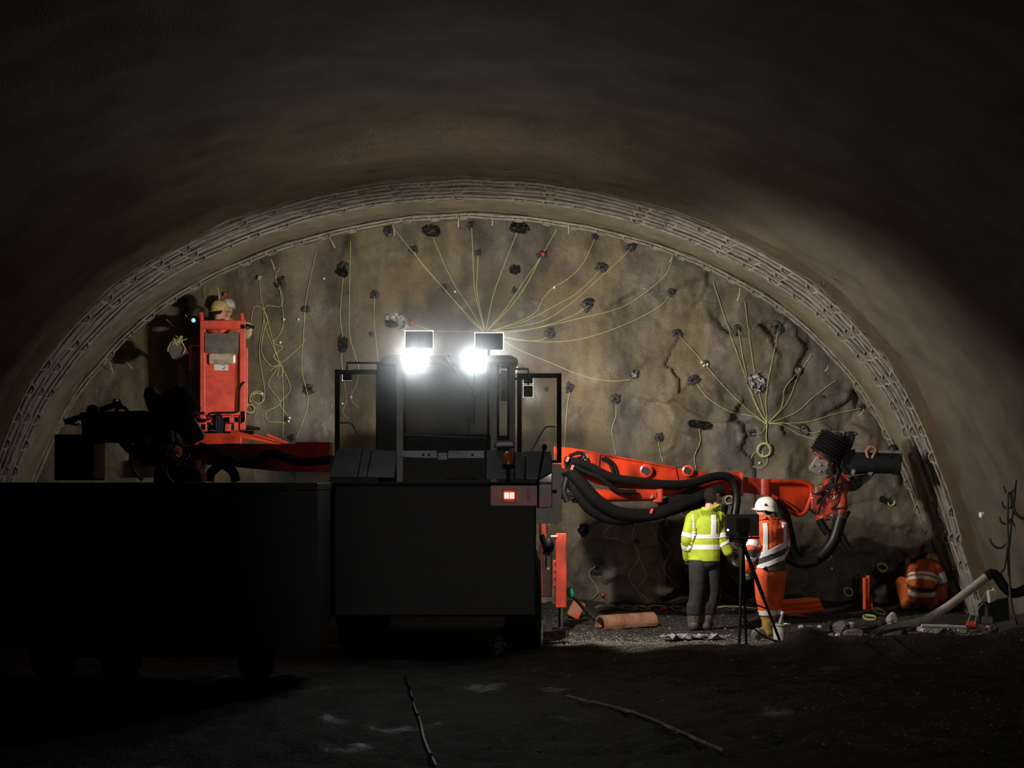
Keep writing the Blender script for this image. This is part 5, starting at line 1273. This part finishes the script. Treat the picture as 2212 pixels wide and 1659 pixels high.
coil(on_face(1905, 1227, .06), .07, 3, (0, -1, .9), 'yellow wire ring poking out beside the crouching man', seed=7, rt=.009)
coil(on_face(1788, 1203, .06), .05, 2, (0, -1, .6), 'yellow wire ring under the sagging black hose', seed=8)
coil(on_face(1925, 1085, .06), .05, 3, (0, -1, .3), 'yellow wire ring with red plug right of the drill head', seed=9)
for i, (x, y, r) in enumerate(((1303, 1302, .16), (1345, 1306, .12), (1366, 1290, .11), (1398, 1302, .13), (1470, 1298, .20), (1500, 1303, .12), (1560, 1312, .16), (1590, 1305, .2), (1455, 1312, .1))):
    q = on_floor(x, y); q.y = min(q.y, 22.6); q.z = GZf(q.x, q.y) + .02
    coil(q, r, 2, (.15 * math.sin(i), .35 * math.cos(i * 2), 1), 'loose loops of yellow wire on the ground at the foot of the face', 'loose wire loops on the ground', seed=20 + i, jit=.35)
q = on_floor(1878, 1336, .02); coil(q, .085, 3, (0, -.3, 1), 'yellow wire ring lying flat on the mud, farther from the upright tubes', 'wire rings by the tubes', seed=41, rt=.008)
q = on_floor(1898, 1322, .03); coil(q, .085, 3, (.3, -.4, 1), 'yellow wire ring tipped up on the mud, nearer the upright tubes', 'wire rings by the tubes', seed=42, rt=.008)
# white connector clips on the wires
for x, y in ((983, 630), (1197, 621), (1520, 790), (1515, 783), (1646, 982), (1640, 1000), (614, 690), (606, 740), (566, 850), (626, 903), (624, 910), (740, 872), (759, 858), (700, 602), (645, 690), (1528, 787), (1797, 1228)):
    MB().box(on_face(x, y, .05), (.028, .02, .028), Matrix.Rotation(rnd.uniform(0, 1.5), 3, 'Y')).build('connector_clip', 'white_clip', None, 'tiny white connector clip on a yellow wire', 'clip', 'connector clips')
q = on_face(1972, 1202, .01); mb = crumple(.13, .07, 77, .01); mb.v = [q + Vector((v.x, v.y, v.z)) for v in mb.v]
o = mb.build('paint_mark', 'pink_paint', FACE, label='pink sprayed survey mark', recalc=False)

# tie wires dangling from the girder by the face
for x, y0, y1, dx in ((988, 463, 491, 2), (1062, 466, 488, 1), (1226, 481, 505, 2), (848, 486, 508, 4), (712, 512, 536, 12), (585, 560, 582, 8), (470, 622, 650, 4), (1598, 622, 650, -6), (1788, 790, 802, -6), (400, 680, 696, 12), (360, 690, 706, 16), (272, 782, 796, 14), (236, 780, 806, 8), (1866, 884, 898, -12), (1452, 552, 566, -6)):
    d = 22.7; pts = cr([P(x, y0, d), P(x + dx * .4 + 1.5, (y0 + y1) / 2, d - .04), P(x + dx, y1, d - .02)], 4)
    MB().tube(pts, .008, 5).build('tie_wire', 'tiewire', None, 'short pale tie wire dangling from the girder along the face', 'wire', 'tie wires on the girder')

# ------------------------------------------------------------------ things on the ground
# tripod with screen
TD = 17.6
T = thing('monitor_tripod', Vector((P(1600, 1400, TD).x, TD, 0)), 'black monitor on a tall black tripod before the two standing men', 'tripod')
o = MB().pbox(1569, 1111, 1640, 1158, TD, .05).build('monitor', 'screen', T, bevel=.008, label='black flat monitor seen from behind')
MB().pbox(1590, 1120, 1620, 1150, TD - .02, .03).build('mount_plate', 'black', T)
MB().pbox(1595, 1150, 1616, 1170, TD - .01, .08).build('pan_head', 'black', T, bevel=.01)
MB().tube(pl([(1576, 1164), (1640, 1161)], TD - .02), .012, 8).build('pan_bar', 'black', T)
MB().ball(P(1623, 1160, TD - .05), .014, 10, 6).build('knob', 'chrome', T, smooth=True)
MB().pbox(1570.5, 1143, 1574.5, 1147, TD - .008, .01).build('power_light', mat('violet_light', (.7, .6, 1), .4, emit=3), T)
ap = P(1604, 1172, TD + .03)
for x, dd in ((1596, -.35), (1692, .05), (1612, .45)):
    e = P(x, 1400, TD + dd); e.z = GZf(e.x, e.y)
    mid = ap.lerp(e, .52)
    lg = MB().cyl(ap, mid, .022, 10).build('leg', 'black', T, smooth=True); MB().cyl(mid.lerp(ap, .1), e, .016, 10).build('leg_extension', 'black', lg, smooth=True)
    MB().ball(e + Vector((0, 0, .01)), .022, 10, 6).build('foot', 'black', lg, smooth=True)
    MB().tube([P(1604, 1296, TD + .03), ap.lerp(e, .62)], .008, 6).build('brace', 'black', T)
MB().cyl(ap, P(1604, 1300, TD + .03), .015, 10).build('centre_column', 'black', T, smooth=True)
MB().tube(cr([P(1604, 1180, TD - .05), P(1588, 1176, TD - .06), P(1592, 1164, TD - .02)], 5), .006, 6).build('cable_loop', 'black', T)
MB().tube(cr([P(1604, 1330, 17.62), P(1625, 1354, 17.72), P(1650, 1374, 17.9), P(1680, 1386, 18.0), P(1715, 1389, 18.05), P(1760, 1385, 18.1)], 7), .010, 6).build('power_cable', 'black', None, 'black power cable trailing from the tripod past the bucket', 'cable', smooth=True)

# white bucket with bottle
q = on_floor(1687, 1384); BU = thing('bucket', q, 'white plastic bucket of tools at the boots of the orange man', 'bucket')
sc = q.y / F
MB().lathe([(15.5 * sc, 0), (18.5 * sc, 34 * sc), (20 * sc, 34 * sc), (20 * sc, 37 * sc), (17.6 * sc, 37 * sc), (14.5 * sc, 2 * sc)], q, n=28).build('pail', 'bucket', BU, smooth=True)
MB().tube([q + Vector((math.cos(a) * 19.5 * sc, -.02 - abs(math.sin(a)) * .03, 34 * sc - math.sin(a) * 14 * sc)) for a in np.linspace(0, math.pi, 14)], .004, 5).build('handle', 'steel', BU)
bt = thing('bottle', q + Vector((0, 0, .05)), 'pale grey bottle standing in the white bucket', 'bottle')
ax = Vector((.15, 0, 1)); MB().lathe([(.028, .0), (.032, .02), (.032, .16), (.018, .20), (.018, .235)], q + Vector((-.02, 0, .08)), ax, 16).build('bottle_body', 'steel', bt, smooth=True)
MB().lathe([(.022, .23), (.022, .265), (.01, .27)], q + Vector((-.02, 0, .08)), ax, 14).build('cap', 'bucket', bt, smooth=True)
# orange tubes
for i in range(11):
    r_ = i % 4; h_ = i // 4
    a = P(1666, 1310, 21.4); a = Vector((a.x - .02 * h_, 21.4 + r_ * .075 + (.035 if h_ % 2 else 0), GZf(a.x, 21.4) + .06 + h_ * .065))
    b_ = a + Vector((.62 + .03 * ((i * 7) % 5), .05, .045))
    t_ = MB(); t_.tube([a, b_], .034, 12); o = t_.build('plastic_tube', 'orange_tube', None, 'orange plastic tube in the bundle lying behind the orange man', 'tube', 'bundle of orange tubes', smooth=True)
    MB().cyl(b_ - (b_ - a).normalized() * .002, b_ + (b_ - a).normalized() * .004, .026, 12).build('bore', 'hole', o)
for i, (x0, x1, y0, y1) in enumerate(((1867, 1868, 1248, 1318), (1875, 1874, 1243, 1318), (1879, 1883, 1290, 1318))):
    d = 22.3; MB().tube(pl([(x0, y0), (x1, y1 - 2)], d + .05 * i), .026, 12).build('plastic_tube', 'orange_tube', None, ['upright orange tube leaning at the face, shorter of the pair', 'upright orange tube leaning at the face, taller of the pair', 'short orange tube leaning beside the upright pair'][i], 'tube', 'upright orange tubes', smooth=True)
# rusty half-pipe, orange crate, green nozzle with hose
q0, q1 = on_floor(1296, 1360), on_floor(1408, 1350)
hp = MB(); n = 12; q1 = Vector((q1.x, q0.y + .35, q1.z)); ax = (q1 - q0).normalized(); up = Vector((0, 0, 1)); sd = ax.cross(up)
prf = [(math.cos(a) * .13, math.sin(a) * .13) for a in np.linspace(-.3, math.pi + .3, n)] + [(math.cos(a) * .105, math.sin(a) * .105) for a in np.linspace(math.pi + .3, -.3, n)]
hp.prism([q0 + sd * -x + up * (y + .05) for x, y in prf], q1 - q0)
hp.build('half_pipe', 'rust', None, 'rusty steel half pipe lying on the mud beside the support jack', 'pipe')
q = on_floor(1246, 1338); CR = thing('crate', q, 'tilted orange crate beside the red support jack', 'crate')
R = Matrix.Rotation(math.radians(28), 3, 'Y'); c = q + Vector((0, .1, .13))
for off, sz in (((0, 0, 0), (.15, .02, .22)), ((0, .2, 0), (.15, .02, .22)), ((-.075, .1, 0), (.02, .2, .22)), ((.075, .1, 0), (.02, .2, .22)), ((0, .1, -.11), (.15, .2, .02))):
    MB().box(c + R @ Vector(off), sz, R).build('panel', mat('dirty_orange_plastic', (.62, .10, .03), .6, col2=(.35, .22, .13), scale=9), CR, bevel=.004)
MB().tube(cr([P(1230, 1280, 19.98), P(1250, 1301, 20.2), P(1272, 1326, 20.4), P(1294, 1345, 20.55)], 7), .025, 8).build('water_hose', 'dark_stone', None, 'dark hose running from the jack to the half pipe', 'hose', smooth=True)
q = P(1228, 1272, 19.9); mb = MB(); mb.lathe([(.03, 0), (.045, .02), (.045, .10), (.03, .12)], q, (.4, .2, -.8), 16)
mb.build('hose_nozzle', 'green_plastic', None, 'green hose nozzle behind the red support jack', 'nozzle', smooth=True)
for x, y, m, lb in ((1436, 1318, 'red_plastic', 'small red wrapper on the mud at the wire loops'), (1462, 1317, 'green_plastic', 'small green strap on the mud at the wire loops'), (1655 + 75, 1335, 'red_plastic', 'dark red scrap in the mud behind the bucket')):
    mb = crumple(.16, .10, x, .03, 8); q = on_floor(x, y); mb.v = [q + Vector((v.x, v.z, -v.y + .02)) for v in mb.v]
    o = mb.build('litter_scrap', m, None, lb, 'litter', recalc=False); o.modifiers.new('thick', 'SOLIDIFY').thickness = .004
mb = crumple(.95, .42, 55, .05, 22); q = on_floor(1498, 1381); mb.v = [q + Vector((v.x, v.z, -v.y + .02)) for v in mb.v]
o = mb.build('plastic_sheet', 'film_pale', None, 'crumpled black and white plastic sheet on the ground before the yellow jacket man', 'plastic sheet', recalc=False); o.modifiers.new('thick', 'SOLIDIFY').thickness = .004
# stones
PLACED = []
def clear_spot(px, py, w_):
    q = on_floor(px, py); r = w_ * q.y / F / 2 * 1.15
    return all((Vector((q.x, q.y)) - Vector((p.x, p.y))).length > (r + r2) * .97 for p, r2 in PLACED)
def stone(px, py, w_, h_, seed, m='stone', label=None, group=None):
    q = on_floor(px, py); k = q.y / F; PLACED.append((q, w_ * k / 2 * 1.15))
    return MB().rock(q + Vector((0, 0, h_ * k * .38)), (w_ * k / 2 * 1.15, w_ * k * .45, h_ * k / 2 * 1.25), seed).build('stone', m, None, label, 'stone', group)
stone(1640, 1382, 32, 27, 1, label='grey rock lying between tripod legs and yellow boot')
stone(1815, 1372, 46, 34, 2, label='pointed grey stone on the berm edge by the black mound')
stone(1845, 1378, 44, 22, 3, 'stone', 'flat grey stone beside the pointed grey stone')
stone(1925, 1352, 26, 32, 4, 'pale_stone', 'white stone where the pale hose meets the rubble')
stone(1938, 1384, 58, 40, 5, 'dark_stone', 'large dark stone under the pale hose')
stone(2028, 1378, 40, 32, 6, 'stone', 'round grey stone below the pale hose')
stone(1995, 1374, 26, 22, 7, 'pale_stone', 'pale broken stone between the dark and the round grey stone')
stone(1908, 1380, 30, 26, 8, 'pale_stone', 'pale stone leaning on the large dark stone')
stone(1768, 1384, 40, 12, 9, 'pale_stone', 'flat white stone at the crest of the black mound')
stone(1797, 1380, 18, 14, 10, label='small grey stone touching the pointed grey stone')
rnd = random.Random(33)
for i in range(70):
    x = rnd.uniform(1720, 2150); y = 1356 + rnd.uniform(0, 26) - max(0, x - 2080) * .12
    w_ = rnd.choice([8, 10, 12, 16, 20, 26])
    while not clear_spot(x, y, w_): x = rnd.uniform(1720, 2150); y = 1356 + rnd.uniform(0, 26) - max(0, x - 2080) * .12; w_ = max(6, w_ - 1)
    stone(x, y, w_, w_ * .7, 100 + i, rnd.choice(['stone', 'pale_stone', 'pale_stone', 'dark_stone']), 'small broken stone in the rubble along the berm', 'rubble stones along the berm')
for i in range(16):
    x = rnd.uniform(1180, 1650); y = rnd.uniform(1352, 1392); w_ = rnd.choice([5, 6, 8, 10])
    while not clear_spot(x, y, w_): x = rnd.uniform(1180, 1650); y = rnd.uniform(1352, 1392)
    stone(x, y, w_, w_ * .7, 200 + i, rnd.choice(['stone', 'dark_stone']), 'small stone on the mud between jack and tripod', 'small stones on the mud')
# dusty hose on the right, its far end dark
HD = 17.75
H = thing('thick_hose', P(1890, 1372, HD), 'thick dusty hose rising from the rubble to the right hand wall', 'hose')
MB().tube(cr(pl([(1876, 1382), (1900, 1364), (1940, 1353), (1990, 1342), (2040, 1315), (2085, 1282), (2120, 1255), (2134, 1243)], HD), 7), .048, 12).build('pale_length', 'pale_hose', H, smooth=True, label='pale dusty length of hose')
MB().tube(cr(pl([(2130, 1246), (2142, 1239), (2154, 1245), (2168, 1266), (2184, 1280), (2200, 1280), (2222, 1268), (2260, 1240)], HD), 7), .055, 12).build('dark_length', 'black', H, smooth=True, label='black ribbed length of hose')
MB().tube(cr([on_floor(1862, 1390, .012), on_floor(1874, 1382, .16), on_floor(1892, 1369, .24), on_floor(1912, 1352, .22), P(1936, 1343, 17.62)], 7), .010, 6).build('thin_cable', 'pale_hose', None, 'thin pale cable curling over the rubble at the hose end', 'cable', smooth=True)
# white rod and red connector
a, b_ = P(1990, 1352, 17.6), P(2108, 1356, 17.6); RO = thing('white_rod', a, 'white rod with red end lying on the rubble', 'rod')
MB().cyl(a, b_, .022, 10).build('rod', 'bucket', RO, smooth=True); MB().cyl(P(2088, 1349, 17.6), P(2110, 1350, 17.55), .042, 12).build('connector', 'red_plastic', RO, smooth=True)
# crate with can
KD2 = 17.4
q = P(2148, 1346, KD2); BX = thing('tool_crate', q, 'open black crate with a white can and grey pump by the right hand wall', 'crate')
for pts in ([(2142, 1302), (2178, 1290), (2181, 1340), (2146, 1346)], [(2114, 1306), (2142, 1302), (2146, 1346), (2116, 1348)]):
    MB().prism(pl(pts, KD2), (0, .03, 0)).build('panel', 'black_steel', BX, bevel=.004)
MB().prism(pl([(2114, 1304), (2176, 1291), (2178, 1340), (2116, 1346)], KD2 + .32), (0, .03, 0)).build('panel', 'black_steel', BX)
o = MB().prism(pl([(2135, 1276), (2153, 1274), (2151, 1300), (2142, 1307), (2138, 1302)], KD2 + .08), (0, .08, 0)).build('can', 'bucket', BX, bevel=.008, label='white plastic can'); MB().cyl(P(2146, 1277, KD2 + .12), P(2146, 1269, KD2 + .12), .014, 10).build('cap', 'bucket', o)
MB().pbox(2124, 1332, 2146, 1348, KD2 - .06, .1).build('pump', 'steel', BX, bevel=.01); MB().cyl(P(2131, 1334, KD2 - .01), P(2131, 1312, KD2 - .01), .018, 10).build('pump_neck', 'steel', BX, smooth=True)
MB().tube(cr(pl([(2106, 1348), (2112, 1318), (2124, 1304), (2132, 1312)], KD2 - .05), 5), .006, 6).build('cable', 'pale_hose', BX)
MB().tube(cr(pl([(2088, 1350), (2100, 1322), (2122, 1294), (2134, 1272), (2144, 1270)], KD2 - .02), 5), .006, 6).build('cable', 'pale_hose', BX)
# hook rack with hanging cables on the wall
WD = 17.7
HK = thing('cable_hanger', P(2178, 1200, WD), 'black hook rack hanging on the right hand wall', 'hanger')
MB().tube(cr(pl([(2194, 1036), (2189, 1090), (2183, 1140), (2179, 1180), (2177, 1200)], WD), 5), .018, 8).build('rack_bar', 'rebar', HK, smooth=True)
for a in ([(2168, 1050), (2171, 1061), (2180, 1065), (2190, 1058), (2193, 1045)], [(2164, 1083), (2166, 1092), (2174, 1098), (2184, 1096), (2189, 1088)], [(2159, 1116), (2161, 1126), (2168, 1131), (2178, 1130), (2184, 1120)], [(2138, 1163), (2142, 1174), (2153, 1183), (2166, 1182), (2176, 1168), (2178, 1155)]):
    MB().tube(cr(pl(a, WD - .03), 5), .013, 8).build('hook', 'rebar', HK, smooth=True)
for pts, r_, lb in (([(2177, 1062), (2176, 1130), (2178, 1180), (2180, 1240), (2184, 1300), (2196, 1350)], .016, 'dark red brown cable hanging from the hook rack to the rubble'), ([(2184, 1064), (2190, 1100), (2200, 1115), (2222, 1125)], .018, 'black cable swinging from the hook rack out along the wall'), ([(2176, 1180), (2172, 1210), (2168, 1228), (2160, 1238)], .018, 'short black cable from the hook rack down to the thick hose')):
    MB().tube(cr(pl(pts, WD - .05), 6), r_, 8).build('hanging_cable', 'rebar', None, lb, 'cable', 'cables on the hook rack', smooth=True)
mb = MB(); q = P(2116, 1113, 18.7); mb.lathe([(.02, 0), (.035, .01), (.035, .05), (.02, .06)], q, (.8, .2, .1), 14); mb.build('pipe_cap', 'white_clip', None, 'small white cap sticking out of the brown stripe', 'cap', smooth=True)
MB().tube(cr(pl([(1772, 606), (1773, 616), (1780, 619), (1785, 612)], 19.3), 5), .012, 6).build('vault_hook', 'rebar', None, 'small black hook hanging from the sprayed vault', 'hook', smooth=True)
# cables on the dark ground
wire([(876, 1455), (886, 1490), (896, 1530), (908, 1560), (914, 1590), (925, 1620), (942, 1655)], 'thin greenish cable snaking over the dark foreground ground', None, .012, 'green_cable', 0, 'ground_cable', True)
wire([(1225, 1505), (1320, 1525), (1400, 1550), (1480, 1585), (1560, 1620)], 'pale cable lying across the dark foreground ground', None, .014, 'pale_hose', 0, 'ground_cable', True)
# ------------------------------------------------------------------ haze ball added round the roof lamps for their glow
hc_ = Vector((-.74, 16.95, 3.2)); hr_ = Vector((1.9, 1.25, 1.25))
hz = MB(); hz.ball(hc_, hr_, 32, 20)
hm = bpy.data.materials.new('glow_haze'); hm.use_nodes = True; nt = hm.node_tree; nt.nodes.clear()
o_ = nt.nodes.new('ShaderNodeOutputMaterial'); v_ = nt.nodes.new('ShaderNodeVolumeScatter')
v_.inputs['Color'].default_value = (.93, .97, 1, 1); v_.inputs['Anisotropy'].default_value = .5
tc = nt.nodes.new('ShaderNodeTexCoord'); mp = nt.nodes.new('ShaderNodeMapping')
mp.inputs['Location'].default_value = (0, 0, -1.0); mp.inputs['Scale'].default_value = (1 / hr_.x, 1 / hr_.y, 1 / hr_.z)
gr = nt.nodes.new('ShaderNodeTexGradient'); gr.gradient_type = 'QUADRATIC_SPHERE'
ml = nt.nodes.new('ShaderNodeMath'); ml.operation = 'MULTIPLY'; ml.inputs[1].default_value = .6
nt.links.new(tc.outputs['Object'], mp.inputs[0]); nt.links.new(mp.outputs[0], gr.inputs[0]); nt.links.new(gr.outputs[1], ml.inputs[0])
nt.links.new(ml.outputs[0], v_.inputs['Density']); nt.links.new(v_.outputs[0], o_.inputs['Volume'])
hz.build('glow_haze', hm, None, 'added haze ball glowing round the roof lamps', 'haze', kind='stuff')
